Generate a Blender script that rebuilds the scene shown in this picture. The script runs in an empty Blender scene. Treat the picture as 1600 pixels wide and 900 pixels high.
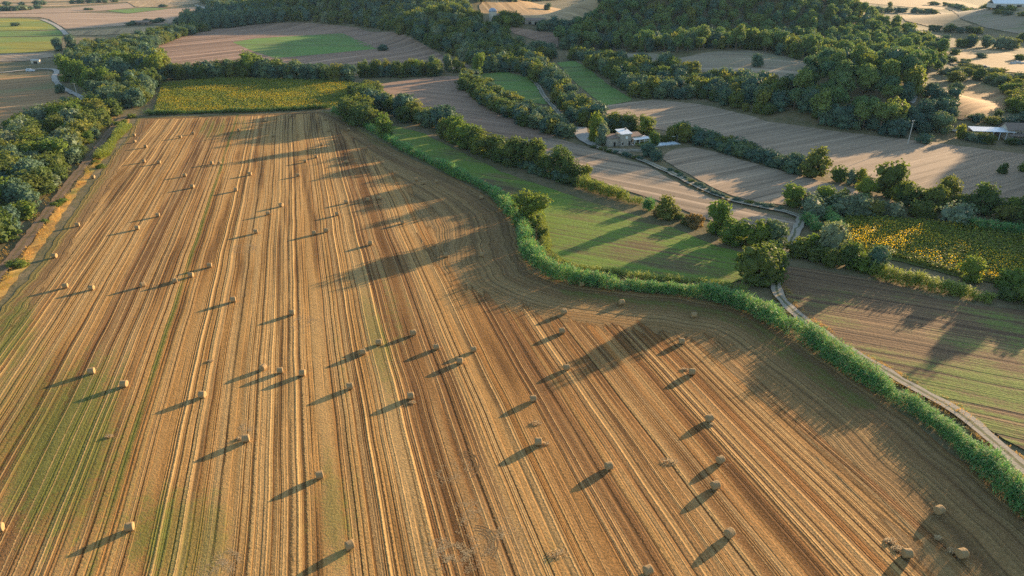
import bpy, bmesh, math, random
import numpy as np
from mathutils import Vector, geometry
R = math.radians
SC = bpy.context.scene
COL = SC.collection
# ---------------------------------------------------------------- camera, sky, sun, exposure
F_PX, HOR, CAM_H = 1067.0, -60.0, 75.0            # focal length and horizon row in pixels of the 1600x900 photograph
TH = math.atan((450 - HOR) / F_PX)
cam_d = bpy.data.cameras.new('camera'); cam = bpy.data.objects.new('camera', cam_d); COL.objects.link(cam)
cam.location = (0, 0, CAM_H); cam.rotation_euler = (math.pi / 2 - TH, 0, 0)
cam_d.sensor_width = 36.0; cam_d.lens = 36.0 * F_PX / 1600.0; cam_d.clip_start = 1; cam_d.clip_end = 20000
SC.camera = cam
AZ, EL = R(49.5), R(8.7)
world = bpy.data.worlds.new('World'); SC.world = world; world.use_nodes = True
sky = world.node_tree.nodes.new('ShaderNodeTexSky'); sky.sky_type = 'NISHITA'; sky.sun_disc = False
sky.sun_elevation = EL; sky.sun_rotation = AZ; sky.altitude = 100; sky.air_density = 1.0; sky.dust_density = 0.6; sky.ozone_density = 1.6
bg = world.node_tree.nodes['Background']; bg.inputs[1].default_value = 0.125
world.node_tree.links.new(sky.outputs[0], bg.inputs[0])
sun_d = bpy.data.lights.new('sun', 'SUN'); sun = bpy.data.objects.new('sun', sun_d); COL.objects.link(sun)
sun_d.energy = 5.0; sun_d.angle = R(0.6); sun_d.color = (1.0, 0.72, 0.42)
SUNV = Vector((math.sin(AZ) * math.cos(EL), math.cos(AZ) * math.cos(EL), math.sin(EL)))
sun.rotation_euler = (-SUNV).to_track_quat('-Z', 'Y').to_euler(); sun.location = (300, 300, 300)
vs = SC.view_settings; vs.view_transform = 'Standard'; vs.look = 'None'; vs.gamma = 1.0; vs.use_curve_mapping = False
vs.exposure = 1.75
cy = SC.cycles; cy.max_bounces = 5; cy.diffuse_bounces = 3; cy.glossy_bounces = 2; cy.transmission_bounces = 3
cy.volume_bounces = 0; cy.transparent_max_bounces = 4; cy.use_denoising = False; cy.caustics_reflective = False; cy.caustics_refractive = False
rng = np.random.default_rng(7); random.seed(7)

# ---------------------------------------------------------------- terrain and photograph-to-ground mapping
BUMPS = [  # centre x, y, height, radius x, radius y, turn
    (200, 395, 18, 92, 76, 0), (165, 560, 13, 150, 120, 0), (235, 880, 66, 290, 230, 0), (-170, 1120, 55, 330, 270, 0),
    (-40, 800, 24, 130, 210, 20), (388, 400, 42, 76, 95, 0), (238, 240, 8, 52, 55, 0), (700, 900, 30, 250, 250, 0)]
def H(x, y):
    x = np.asarray(x, float); y = np.asarray(y, float); z = np.zeros(np.broadcast(x, y).shape)
    for cx, cy_, h, rx, ry, a in BUMPS:
        ca, sa = math.cos(R(a)), math.sin(R(a)); dx, dy = x - cx, y - cy_
        r = np.sqrt(((dx * ca + dy * sa) / rx) ** 2 + ((-dx * sa + dy * ca) / ry) ** 2)
        z = z + np.where(r < 1, h * 0.5 * (1 + np.cos(np.pi * np.minimum(r, 1))), 0)
    return z
_T = np.concatenate([np.linspace(60, 400, 500), np.linspace(400, 2500, 900)[1:], np.linspace(2500, 9000, 200)[1:]])
ST, CT = math.sin(TH), math.cos(TH)
def P(u, v):
    a, b = (u - 800) / F_PX, (v - 450) / F_PX
    d = np.array([a, CT - b * ST, -ST - b * CT])
    x, y, z = d[0] * _T, d[1] * _T, CAM_H + d[2] * _T
    e = z - H(x, y); k = np.nonzero(e < 0)[0]
    if len(k) == 0: return (float(x[-1]), float(y[-1]))
    k = k[0]
    if k == 0: t = -CAM_H / d[2]; return (d[0] * t, d[1] * t)
    w = e[k - 1] / (e[k - 1] - e[k]); t = _T[k - 1] + w * (_T[k] - _T[k - 1])
    return (float(d[0] * t), float(d[1] * t))
def PP(pts): return [P(*p) for p in pts]
def project(x, y, z):
    dz = np.asarray(z, float) - CAM_H
    dep = y * CT - dz * ST; up = y * ST + dz * CT
    return 800 + F_PX * x / dep, 450 - F_PX * up / dep, dep
def inpoly(px, py, poly):
    px = np.asarray(px); py = np.asarray(py); c = np.zeros(px.shape, bool); n = len(poly)
    for i in range(n):
        x1, y1 = poly[i]; x2, y2 = poly[(i + 1) % n]
        if y1 == y2: continue
        m = ((y1 > py) != (y2 > py)) & (px < (x2 - x1) * (py - y1) / (y2 - y1) + x1); c ^= m
    return c
def chaikin(p, closed=True, it=2):
    for _ in range(it):
        q = []; n = len(p)
        if not closed: q.append(p[0])
        for i in range(n if closed else n - 1):
            a, b = p[i], p[(i + 1) % n]
            q += [(a[0] * .75 + b[0] * .25, a[1] * .75 + b[1] * .25), (a[0] * .25 + b[0] * .75, a[1] * .25 + b[1] * .75)]
        if not closed: q.append(p[-1])
        p = q
    return p
def segdist(x, y, poly, closed=True):
    best = np.full(x.shape, 1e9); n = len(poly)
    for i in range(n if closed else n - 1):
        ax, ay = poly[i]; bx, by = poly[(i + 1) % n]; dx, dy = bx - ax, by - ay
        t = np.clip(((x - ax) * dx + (y - ay) * dy) / (dx * dx + dy * dy + 1e-9), 0, 1)
        best = np.minimum(best, np.hypot(x - ax - t * dx, y - ay - t * dy))
    return best
def resample(pts, step):
    pts = np.array(pts, float); d = np.hypot(*np.diff(pts, axis=0).T); s = np.concatenate([[0], np.cumsum(d)])
    n = max(2, int(s[-1] / step) + 1); q = np.linspace(0, s[-1], n)
    return np.stack([np.interp(q, s, pts[:, 0]), np.interp(q, s, pts[:, 1])], 1)

# ---------------------------------------------------------------- node helpers
class G:
    def __init__(s, name, rough=0.9):
        s.m = bpy.data.materials.new(name); s.m.use_nodes = True; s.nt = s.m.node_tree
        s.b = s.nt.nodes['Principled BSDF']; s.b.inputs['Roughness'].default_value = rough
        s.b.inputs['Specular IOR Level'].default_value = 0.125
        s.out = s.nt.nodes['Material Output']
    def n(s, t, **k):
        o = s.nt.nodes.new(t)
        for a, v in k.items(): setattr(o, a, v)
        return o
    def put(s, inp, v):
        if v is None: return
        if isinstance(v, bpy.types.NodeSocket): s.nt.links.new(v, inp)
        elif isinstance(v, (tuple, list)): inp.default_value = tuple(v) + ((1.0,) if len(v) == 3 and len(inp.default_value) == 4 else ())
        else: inp.default_value = v
    def f(s, op, a, b=None, c=None):
        o = s.n('ShaderNodeMath', operation=op); s.put(o.inputs[0], a); s.put(o.inputs[1], b); s.put(o.inputs[2], c); return o.outputs[0]
    def pos(s): return s.n('ShaderNodeNewGeometry').outputs['Position']
    def sep(s, v): o = s.n('ShaderNodeSeparateXYZ'); s.put(o.inputs[0], v); return o.outputs
    def xyz(s, x, y, z=0.0):
        o = s.n('ShaderNodeCombineXYZ'); s.put(o.inputs[0], x); s.put(o.inputs[1], y); s.put(o.inputs[2], z); return o.outputs[0]
    def noise(s, v, sc, det=3.0, rough=0.55):
        o = s.n('ShaderNodeTexNoise'); s.put(o.inputs['Vector'], v); o.inputs['Scale'].default_value = sc
        o.inputs['Detail'].default_value = det; o.inputs['Roughness'].default_value = rough; return o.outputs[0]
    def sm(s, v, a, b):
        o = s.n('ShaderNodeMapRange', interpolation_type='SMOOTHSTEP'); s.put(o.inputs[0], v); s.put(o.inputs[1], a); s.put(o.inputs[2], b); return o.outputs[0]
    def mix(s, f, a, b, mode='MIX'):
        o = s.n('ShaderNodeMix', data_type='RGBA', blend_type=mode); s.put(o.inputs[0], f); s.put(o.inputs[6], a); s.put(o.inputs[7], b); return o.outputs[2]
    def mixf(s, f, a, b):
        o = s.n('ShaderNodeMix', data_type='FLOAT'); s.put(o.inputs[0], f); s.put(o.inputs[2], a); s.put(o.inputs[3], b); return o.outputs[0]
    def mixv(s, f, a, b):
        o = s.n('ShaderNodeMix', data_type='VECTOR'); s.put(o.inputs[0], f); s.put(o.inputs[4], a); s.put(o.inputs[5], b); return o.outputs[1]
    def attr(s, name): return s.n('ShaderNodeAttribute', attribute_name=name).outputs['Fac']
    def bump(s, h, st, dist):
        o = s.n('ShaderNodeBump'); o.inputs['Strength'].default_value = st; o.inputs['Distance'].default_value = dist
        s.put(o.inputs['Height'], h); s.put(s.b.inputs['Normal'], o.outputs[0])
    def col(s, c): s.put(s.b.inputs['Base Color'], c); return s.m

def plain(name, c, rough=0.8, var=0.15, sc=2.0, metal=0.0):
    g = G(name, rough); n = g.noise(g.pos(), sc, 4)
    k = g.mixf(n, 1 - var * 2, 1 + var * 2)
    o = g.n('ShaderNodeVectorMath', operation='SCALE'); g.put(o.inputs[0], c); g.put(o.inputs['Scale'], k)
    g.b.inputs['Metallic'].default_value = metal
    return g.col(o.outputs[0])

def field_mat(name, base, light, dark, green, ang, fr=0.35, gthr=0.62, lthr=0.6, dthr=0.38, grain=2.2, bump=0.5, bd=0.12,
              line=None, head=False, warp=2.4, gcol2=None, patch=0.02, contrast=1.0, gy=None):
    """rows run at angle ang (degrees left of straight ahead); fr = swaths per metre"""
    g = G(name, 0.95); p = g.pos(); x, y, z = g.sep(p)
    a = R(ang); w = g.noise(p, 0.03, 2)
    s = g.f('ADD', g.f('ADD', g.f('MULTIPLY', x, math.cos(a)), g.f('MULTIPLY', y, math.sin(a))), g.f('MULTIPLY', g.f('SUBTRACT', w, .5), warp))
    t = g.f('ADD', g.f('MULTIPLY', x, -math.sin(a)), g.f('MULTIPLY', y, math.cos(a)))
    v1 = g.xyz(g.f('MULTIPLY', s, fr), g.f('MULTIPLY', t, 0.006)); v2 = g.xyz(g.f('MULTIPLY', s, fr * 3.2), g.f('MULTIPLY', t, 0.02), 5.0)
    v3 = g.xyz(g.f('MULTIPLY', s, fr * 1.3), g.f('MULTIPLY', t, 0.0035), 11.0)
    if head:
        hd = g.attr('hd'); hw = g.attr('hw')
        hd2 = g.f('ADD', hd, g.f('MULTIPLY', g.f('SUBTRACT', w, .5), 3.0))
        fac = g.sm(g.f('ADD', g.f('DIVIDE', hd2, hw), g.f('MULTIPLY', g.f('SUBTRACT', g.noise(p, .09, 3), .5), .7)), .985, 1.015)
        hv = lambda k, zz: g.xyz(g.f('MULTIPLY', hd2, fr * k), g.f('MULTIPLY', t, 0.006), zz)
        v1 = g.mixv(fac, hv(1.0, 20.), v1); v2 = g.mixv(fac, hv(3.0, 25.), v2); v3 = g.mixv(fac, hv(1.3, 31.), v3)
    n1 = g.noise(v1, 1.0, 2.5, .6); n2 = g.noise(v2, 1.0, 2.0); n3 = g.noise(v3, 1.0, 2.0, .5)
    gr = g.noise(p, grain, 4, .65); pa = g.noise(p, patch, 3)
    c = g.mix(g.sm(n1, .5 - .2 / contrast, .5 + .2 / contrast), dark, light)
    c = g.mix(0.45, c, base)
    c = g.mix(g.f('MULTIPLY', g.sm(n2, .52, .72), .55), c, light)
    c = g.mix(g.f('MULTIPLY', g.sm(n2, .46, .30), .75), c, dark)
    c = g.mix(g.f('MULTIPLY', g.sm(n3, lthr, lthr + .06), .8), c, [min(1, k * 1.25) for k in light])
    c = g.mix(g.f('MULTIPLY', g.sm(n3, dthr, dthr - .07), .8), c, [k * .75 for k in dark])
    gg = g.f('ADD', g.f('MULTIPLY', pa, .42), g.f('ADD', g.f('MULTIPLY', n1, .38), g.f('MULTIPLY', gr, .2)))
    if gy: gg = g.f('ADD', gg, g.f('MULTIPLY', g.f('SUBTRACT', gy[0], y), gy[1]))
    gm = g.sm(gg, gthr - .08, gthr + .06)
    if line is not None:
        for (s0, wd) in line:
            dd = g.f('ABSOLUTE', g.f('SUBTRACT', s, s0))
            lm = g.f('MULTIPLY', g.sm(dd, wd, wd * .35), g.sm(g.f('ADD', g.noise(g.xyz(s0, g.f('MULTIPLY', t, .03), 3.), 1., 3), g.f('MULTIPLY', gr, .4)), .45, .72))
            gm = g.f('MAXIMUM', gm, lm)
    c = g.mix(g.f('MULTIPLY', gm, .85), c, g.mix(gr, green, gcol2 or [k * 1.7 for k in green]))
    k = g.mixf(gr, .55, 1.45)
    o = g.n('ShaderNodeVectorMath', operation='SCALE'); g.put(o.inputs[0], c); g.put(o.inputs['Scale'], k)
    hh = g.f('ADD', g.f('ADD', n1, g.f('MULTIPLY', n2, .6)), g.f('ADD', g.f('MULTIPLY', gr, .5), g.f('MULTIPLY', n3, .5)))
    g.bump(hh, bump, bd)
    return g.col(o.outputs[0])

def leaf_mat(name, c1, c2, c3, trans=0.3):
    """c1..c3: leaf colours picked per plant, varied per leaf"""
    g = G(name, 0.7); r = g.n('ShaderNodeObjectInfo').outputs['Random']; v = g.attr('var')
    c = g.mix(g.sm(r, 0.0, 0.55), c1, c2); c = g.mix(g.sm(r, 0.6, 1.0), c, c3)
    o = g.n('ShaderNodeVectorMath', operation='SCALE'); g.put(o.inputs[0], c); g.put(o.inputs['Scale'], g.mixf(v, .6, 1.45))
    tr = g.n('ShaderNodeBsdfTranslucent'); g.put(tr.inputs[0], g.mix(1.0, o.outputs[0], (1.4, 1.45, .65), 'MULTIPLY'))
    g.col(o.outputs[0]); ms = g.n('ShaderNodeMixShader'); ms.inputs[0].default_value = trans
    g.nt.links.new(g.b.outputs[0], ms.inputs[1]); g.nt.links.new(tr.outputs[0], ms.inputs[2]); g.nt.links.new(ms.outputs[0], g.out.inputs[0])
    return g.m

M = {}
M['bark'] = plain('bark', (.12, .085, .06), .95, .2, 4)
M['leaf_olive'] = leaf_mat('leaf_olive', (0.132, 0.156, 0.040), (0.088, 0.130, 0.041), (0.184, 0.186, 0.046), .42)
M['leaf_bright'] = leaf_mat('leaf_bright', (0.167, 0.207, 0.040), (0.122, 0.181, 0.041), (0.203, 0.218, 0.041), .45)
M['leaf_dark'] = leaf_mat('leaf_dark', (0.066, 0.118, 0.090), (0.088, 0.142, 0.092), (0.128, 0.172, 0.086), .24)
M['leaf_pine'] = leaf_mat('leaf_pine', (0.115, 0.185, 0.070), (0.165, 0.212, 0.066), (0.085, 0.155, 0.088), .34)
M['leaf_grey'] = leaf_mat('leaf_grey', (0.166, 0.207, 0.134), (0.127, 0.167, 0.102), (0.195, 0.218, 0.128), .25)
M['leaf_dry'] = leaf_mat('leaf_dry', (.24, .15, .05), (.18, .12, .045), (.14, .12, .04), .3)
M['leaf_reed'] = leaf_mat('leaf_reed', (.075, .14, .05), (.075, .14, .05), (.075, .14, .05), .35)
M['leaf_grass'] = leaf_mat('leaf_grass', (.30, .20, .07), (.22, .16, .05), (.13, .14, .035), .35)

# ---------------------------------------------------------------- mesh helpers
def mesh(name, V, F, mats, midx=None, attrs=None, smooth=False):
    """F: (n,3) or (n,4) array, or list of arrays"""
    V = np.asarray(V, np.float32); Fs = F if isinstance(F, list) else [F]; Fs = [np.asarray(f, np.int32) for f in Fs if len(f)]
    me = bpy.data.meshes.new(name); me.vertices.add(len(V)); me.vertices.foreach_set('co', V.ravel())
    li = np.concatenate([f.ravel() for f in Fs]); tot = np.concatenate([np.full(len(f), f.shape[1], np.int32) for f in Fs])
    st = np.concatenate([[0], np.cumsum(tot)[:-1]]).astype(np.int32)
    me.loops.add(len(li)); me.loops.foreach_set('vertex_index', li)
    me.polygons.add(len(tot)); me.polygons.foreach_set('loop_start', st)
    for m in (mats if isinstance(mats, (list, tuple)) else [mats]): me.materials.append(m)
    if midx is not None: me.polygons.foreach_set('material_index', np.asarray(midx, np.int32))
    if attrs:
        for k, (dom, val) in attrs.items():
            at = me.attributes.new(k, 'FLOAT', dom); at.data.foreach_set('value', np.asarray(val, np.float32))
    me.update(calc_edges=True)
    me.polygons.foreach_set('use_smooth', np.full(len(tot), smooth)); me.validate()
    return me
def link(name, data, parent=None, loc=None, rot=None, scale=None, **props):
    o = bpy.data.objects.new(name, data); COL.objects.link(o)
    if parent is not None: o.parent = parent
    if loc is not None: o.location = loc
    if rot is not None: o.rotation_euler = rot
    if scale is not None: o.scale = scale
    for k, v in props.items(): o[k] = v
    return o
def drape(name, poly, mat, off=0.12, sp=None, head=False, smooth_it=2, hwfun=None, label=None, kind='structure', jit=0.3):
    if smooth_it:
        q = []; n = len(poly)
        for i in range(n):
            a, b = np.array(poly[i]), np.array(poly[(i + 1) % n]); L_ = np.hypot(*(b - a)); t = min(.33, 9.0 / max(L_, 1))
            q += [tuple(a), tuple(a + (b - a) * t), tuple(b - (b - a) * t)]
        pl = chaikin(q, True, smooth_it)
    else: pl = list(poly)
    bd = resample(pl + [pl[0]], 4.0 if sp is None else sp * 1.3)[:-1]
    bd = bd + rng.normal(0, jit, bd.shape)
    mn, mx = bd.min(0), bd.max(0)
    if sp is None: sp = max(4.0, math.sqrt((mx[0] - mn[0]) * (mx[1] - mn[1]) / 2500))
    gx, gy = np.meshgrid(np.arange(mn[0], mx[0], sp), np.arange(mn[1], mx[1], sp)); gx = gx.ravel() + rng.uniform(-.2, .2, gx.size) * sp; gy = gy.ravel()
    k = inpoly(gx, gy, bd); gx, gy = gx[k], gy[k]; d = segdist(gx, gy, bd); k = d > sp * .5; gx, gy = gx[k], gy[k]
    vs_ = [Vector(p) for p in bd] + [Vector((a, b)) for a, b in zip(gx, gy)]
    n = len(bd)
    r = geometry.delaunay_2d_cdt(vs_, [(i, (i + 1) % n) for i in range(n)], [], 1, 1e-4)
    V = np.array([tuple(v) for v in r[0]]); Fc = np.array([f for f in r[2] if len(f) == 3])
    cr = np.cross(V[Fc[:, 1]] - V[Fc[:, 0]], V[Fc[:, 2]] - V[Fc[:, 0]]); Fc[cr < 0] = Fc[cr < 0][:, ::-1]
    V3 = np.column_stack([V, H(V[:, 0], V[:, 1]) + off])
    at = None
    if head:
        hd = segdist(V[:, 0], V[:, 1], bd); at = {'hd': ('POINT', hd), 'hw': ('POINT', hwfun(V[:, 0], V[:, 1])), 'grn': ('POINT', main_green(V[:, 0], V[:, 1], hd))}
    o = link(name, mesh(name, V3, Fc, mat, attrs=at), kind=kind)
    if label: o['label'] = label
    return o
def strip(name, pts, width, mat, off=0.2, step=3.0, kind='structure', parent=None, cols=3):
    c = resample(chaikin(pts, False, 2), step); t = np.gradient(c, axis=0); t /= np.hypot(t[:, 0], t[:, 1])[:, None]; nn = np.stack([-t[:, 1], t[:, 0]], 1)
    w = np.broadcast_to(np.asarray(width, float), (len(c),)) if np.ndim(width) == 0 else np.interp(np.linspace(0, 1, len(c)), np.linspace(0, 1, len(width)), width)
    q = np.linspace(-.5, .5, cols); V = []
    for i in range(cols):
        e = c + nn * ((q[i] * w) + rng.normal(0, min(.2, float(np.mean(w)) * .12), len(c)))[:, None]; V.append(np.column_stack([e, H(e[:, 0], e[:, 1]) + off]))
    V = np.stack(V, 1).reshape(-1, 3); n = len(c); Fc = []
    for j in range(cols - 1):
        i = np.arange(n - 1); Fc.append(np.stack([i * cols + j, i * cols + j + 1, (i + 1) * cols + j + 1, (i + 1) * cols + j], 1)[:, ::-1])
    at = {'cx': ('POINT', np.tile(q * 2, n))}
    me = mesh(name, V, np.concatenate(Fc), mat, attrs=at)
    return link(name, me, parent, kind=kind) if parent is None else link(name, me, parent)

# ---------------------------------------------------------------- ground sheet
def axis(lo, hi, fine, a, b):
    c = np.arange(lo, hi + fine, fine); left = [c[0]]; s = fine
    while left[-1] > a: s *= 1.35; left.append(left[-1] - s)
    right = [c[-1]]; s = fine
    while right[-1] < b: s *= 1.35; right.append(right[-1] + s)
    return np.concatenate([left[:0:-1], c, right[1:]])
gxs = axis(-520, 980, 6, -6000, 6000); gys = axis(20, 1420, 6, -2500, 9000)
X, Y = np.meshgrid(gxs, gys); nx, ny = len(gxs), len(gys)
ii = (np.arange(ny - 1)[:, None] * nx + np.arange(nx - 1)[None]).ravel()
g = G('rough_grass', 0.95); p = g.pos(); n1 = g.noise(p, .03, 4); n2 = g.noise(p, .25, 5, .65); n3 = g.noise(p, 1.8, 3)
c = g.mix(g.sm(n1, .4, .62), (.115, .10, .042), (.21, .155, .08)); c = g.mix(g.f('MULTIPLY', g.sm(n2, .45, .65), .7), c, (.06, .075, .022))
c = g.mix(g.f('MULTIPLY', n3, .5), c, (.24, .17, .09)); g.bump(n2, .6, .5)
M['ground'] = g.col(c)
link('ground', mesh('ground', np.column_stack([X.ravel(), Y.ravel(), H(X, Y).ravel()]), np.stack([ii, ii + 1, ii + nx + 1, ii + nx], 1), M['ground'], smooth=True), kind='structure')

# ---------------------------------------------------------------- fields (pixel outlines of the photograph put on the terrain)
STRAW = dict(base=(.31, .142, .040), light=(.45, .235, .072), dark=(.095, .045, .016), green=(.10, .115, .026))
SDIR = 16.5
def scoord(u, v): x, y = P(u, v); return x * math.cos(R(SDIR)) + y * math.sin(R(SDIR))
gl = np.mean([scoord(180, 830), scoord(255, 560), scoord(335, 270), scoord(365, 190)])
def stubble_mat():
    g = G('stubble', .9); g.b.inputs['Specular IOR Level'].default_value = .06; p = g.pos(); x, y, z = g.sep(p); a = R(SDIR); w = g.noise(p, .02, 2)
    s0 = g.f('ADD', g.f('MULTIPLY', x, math.cos(a)), g.f('MULTIPLY', y, math.sin(a))); t0 = g.f('ADD', g.f('MULTIPLY', x, -math.sin(a)), g.f('MULTIPLY', y, math.cos(a)))
    sl = g.f('ADD', s0, g.f('MULTIPLY', g.f('SUBTRACT', w, .5), 1.6)); hd, hw, grn = g.attr('hd'), g.attr('hw'), g.attr('grn')
    hd2 = g.f('ADD', hd, g.f('MULTIPLY', g.f('SUBTRACT', g.noise(p, .022, 2), .5), 4.0))
    fac = g.sm(g.f('ADD', g.f('DIVIDE', hd, hw), g.f('MULTIPLY', g.f('SUBTRACT', g.noise(g.xyz(g.f('MULTIPLY', s0, .45), g.f('MULTIPLY', t0, .03)), 1., 2), .5), 1.3)), .97, 1.03)
    S = g.mixf(fac, g.f('ADD', hd2, 300.), sl)
    gr = g.noise(p, 2.6, 4, .7); mid = g.noise(p, .5, 4, .6)
    S = g.f('ADD', S, g.f('MULTIPLY', g.noise(g.xyz(g.f('MULTIPLY', S, .23), 0.), 1., 1), 4.0))      # uneven pass spacing
    Sr = g.f('ADD', S, g.f('MULTIPLY', g.f('SUBTRACT', gr, .5), .30))                                # ragged straw edges
    def comb(P_, off):
        q = g.f('ADD', g.f('DIVIDE', Sr, P_), off); fr = g.f('FRACT', q); wn = g.n('ShaderNodeTexWhiteNoise', noise_dimensions='1D'); g.put(wn.inputs['W'], g.f('FLOOR', q))
        return fr, wn.outputs['Value'], g.f('ABSOLUTE', g.f('SUBTRACT', fr, .5)), q
    f1, id1, a1, q1 = comb(1.5, 0.); f2, id2, a2, q2 = comb(.85, .3); f3, id3, a3, q3 = comb(6.1, .1)
    al = g.noise(g.xyz(g.f('MULTIPLY', S, .35), g.f('MULTIPLY', t0, .012), 4.), 1., 2); al2 = g.noise(g.xyz(g.f('MULTIPLY', S, 1.1), g.f('MULTIPLY', t0, .03), 9.), 1., 2)
    lft = g.sm(g.f('ADD', s0, g.f('MULTIPLY', mid, 20.)), 95., -5.); c = g.mix(id1, g.mix(lft, (.32, .132, .034), (.385, .195, .058)), g.mix(lft, (.22, .122, .05), (.29, .18, .075))); c = g.mix(g.f('MULTIPLY', g.sm(id2, .6, .95), .6), c, (.43, .27, .095)); c = g.mix(g.f('MULTIPLY', g.sm(id3, .5, .9), .75), c, (.165, .078, .03)); c = g.mix(g.f('MULTIPLY', g.sm(id3, .38, .1), .4), c, (.43, .26, .095))
    c = g.mix(g.f('MULTIPLY', g.sm(al, .44, .64), .5), c, (.47, .29, .115)); c = g.mix(g.f('MULTIPLY', g.sm(al, .48, .32), .7), c, STRAW['dark'])
    k = g.mixf(fac, .8, 1.0)                                                                        # fainter passes on the trodden headland
    pale = g.f('MULTIPLY', g.f('MULTIPLY', g.sm(a1, g.mixf(id2, .07, .19), .03), g.sm(g.f('ADD', g.f('MULTIPLY', id1, .7), g.f('MULTIPLY', al2, .6)), .42, .95)), k)
    dark = g.f('MULTIPLY', g.f('MULTIPLY', g.sm(a1, .36, .46), g.sm(g.f('ADD', g.f('MULTIPLY', id2, .4), g.f('MULTIPLY', al2, .7)), .38, .65)), k)
    fine = g.f('MULTIPLY', g.f('MULTIPLY', g.sm(a2, .30, .46), g.sm(id2, .25, .9)), k)
    c = g.mix(g.f('MULTIPLY', fine, .75), c, STRAW['dark']); c = g.mix(g.f('MULTIPLY', dark, .85), c, [q * .75 for q in STRAW['dark']]); c = g.mix(g.f('MULTIPLY', pale, .66), c, (.56, .35, .14))
    c = g.mix(g.f('MULTIPLY', g.f('SUBTRACT', 1.0, fac), .45), c, (.185, .125, .058))
    gm = g.f('MULTIPLY', g.sm(g.f('ADD', g.f('MULTIPLY', al, .45), g.f('ADD', g.f('MULTIPLY', gr, .3), g.f('MULTIPLY', mid, .25))), g.mixf(grn, .66, .28), g.mixf(grn, .76, .48)), g.mixf(g.f('MAXIMUM', pale, g.f('MULTIPLY', g.sm(id3, .5, .4), .5)), .9, .3))
    dd = g.f('ABSOLUTE', g.f('SUBTRACT', sl, gl)); lm = g.f('MULTIPLY', g.sm(g.f('ADD', dd, g.f('MULTIPLY', mid, .9)), 1.35, .55), g.sm(g.f('ADD', g.noise(g.xyz(0., g.f('MULTIPLY', t0, .03), 3.), 1., 3), g.f('MULTIPLY', gr, .5)), .48, .8))
    gm = g.f('MAXIMUM', gm, lm); c = g.mix(g.f('MULTIPLY', gm, .85), c, g.mix(gr, (.065, .085, .018), (.14, .165, .03)))
    o = g.n('ShaderNodeVectorMath', operation='SCALE'); g.put(o.inputs[0], c); g.put(o.inputs['Scale'], g.f('MULTIPLY', g.mixf(gr, .30, 1.65), g.mixf(mid, .75, 1.25)))
    hh = g.f('ADD', g.f('SUBTRACT', g.f('MULTIPLY', pale, 1.1), g.f('MULTIPLY', dark, 1.0)), g.f('ADD', g.f('MULTIPLY', gr, .8), g.f('SUBTRACT', al, g.f('MULTIPLY', fine, .5))))
    g.bump(hh, 1.0, .16); return g.col(o.outputs[0])
M['stubble'] = stubble_mat()
MAIN = [(215, 184), (300, 181), (400, 178), (512, 173), (545, 190), (600, 224), (640, 247), (700, 274), (756, 302), (795, 335), (810, 365), (815, 395), (835, 424),
        (880, 442), (950, 452), (1050, 462), (1120, 472), (1170, 486), (1220, 512), (1300, 568), (1400, 640), (1480, 702), (1560, 768), (1640, 835), (1800, 990),
        (1900, 1400), (-500, 1400), (-700, 1100), (-300, 800), (-60, 555), (0, 487), (32, 448), (62, 415), (92, 368), (132, 308), (172, 250), (200, 214)]
MAINW = PP(MAIN)
def main_hw(x, y):
    u, v, d = project(x, y, 0 * x)
    r = np.clip((u - 520) / 200, 0, 1)
    return 6 + r * 14 + 14 * np.exp(-((u - 730) / 130) ** 2 - ((v - 330) / 90) ** 2)
def main_green(x, y, hd):
    u, v, d = project(x, y, 0 * x); g_ = np.zeros(x.shape)
    for (cu_, cv_, ru, rv, k_) in [(90, 700, 150, 190, 1.0), (280, 840, 110, 100, 1.0), (20, 520, 60, 90, .8), (520, 800, 60, 130, .7), (600, 520, 90, 130, .55), (340, 200, 60, 25, .7), (150, 640, 120, 90, .6), (870, 860, 50, 60, .5)]:
        g_ = np.maximum(g_, k_ * np.exp(-((u - cu_) / ru) ** 2 - ((v - cv_) / rv) ** 2))
    edge = np.where((u < 400), np.clip(1 - hd / 5, 0, 1) * .9, 0); edge = np.maximum(edge, np.where((u > 880) & (v < 640), np.clip(1 - np.abs(hd - 5) / 7, 0, 1) * .8, 0)); edge = np.maximum(edge, np.where((u > 500) & (v < 230), np.clip(1 - hd / 8, 0, 1) * .9, 0))
    return np.maximum(g_, edge)
MAINF = drape('stubble_field', MAINW, M['stubble'], .06, 2.4, True, 2, main_hw)
BR = lambda b, k=1.3, d=.6: dict(base=b, light=tuple(min(1, q * k) for q in b), dark=tuple(q * d for q in b))
M['lilac'] = field_mat('lilac_stubble', green=(.12, .12, .05), ang=-58, fr=.3, gthr=.75, bump=.4, **BR((.32, .225, .145)))
M['lilac_b'] = field_mat('pale_stubble', green=(.13, .12, .05), ang=52, fr=.25, gthr=.72, bump=.4, **BR((.30, .215, .14)))
M['plough'] = field_mat('reddish_plough', green=(.10, .10, .04), ang=62, fr=.35, gthr=.8, bump=.5, **BR((.29, .18, .115)))
M['farbrown'] = field_mat('far_brown', green=(.12, .12, .05), ang=-35, fr=.12, gthr=.8, bump=.5, bd=.4, patch=.008, **BR((.27, .165, .105), 1.4, .55))
M['green'] = field_mat('green_rows', base=(.17, .115, .052), light=(.22, .17, .055), dark=(.085, .062, .034), green=(.085, .165, .024), ang=64, fr=.55, gthr=.475, bump=.9, gcol2=(.19, .27, .034), patch=.035)
M['browngreen'] = field_mat('weedy_plough', base=(.185, .108, .056), light=(.27, .165, .08), dark=(.068, .044, .027), green=(.11, .145, .028), ang=66, fr=.55, gthr=.515, bump=1.0, bd=.2, patch=.05, gy=(112, .0022))
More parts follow.
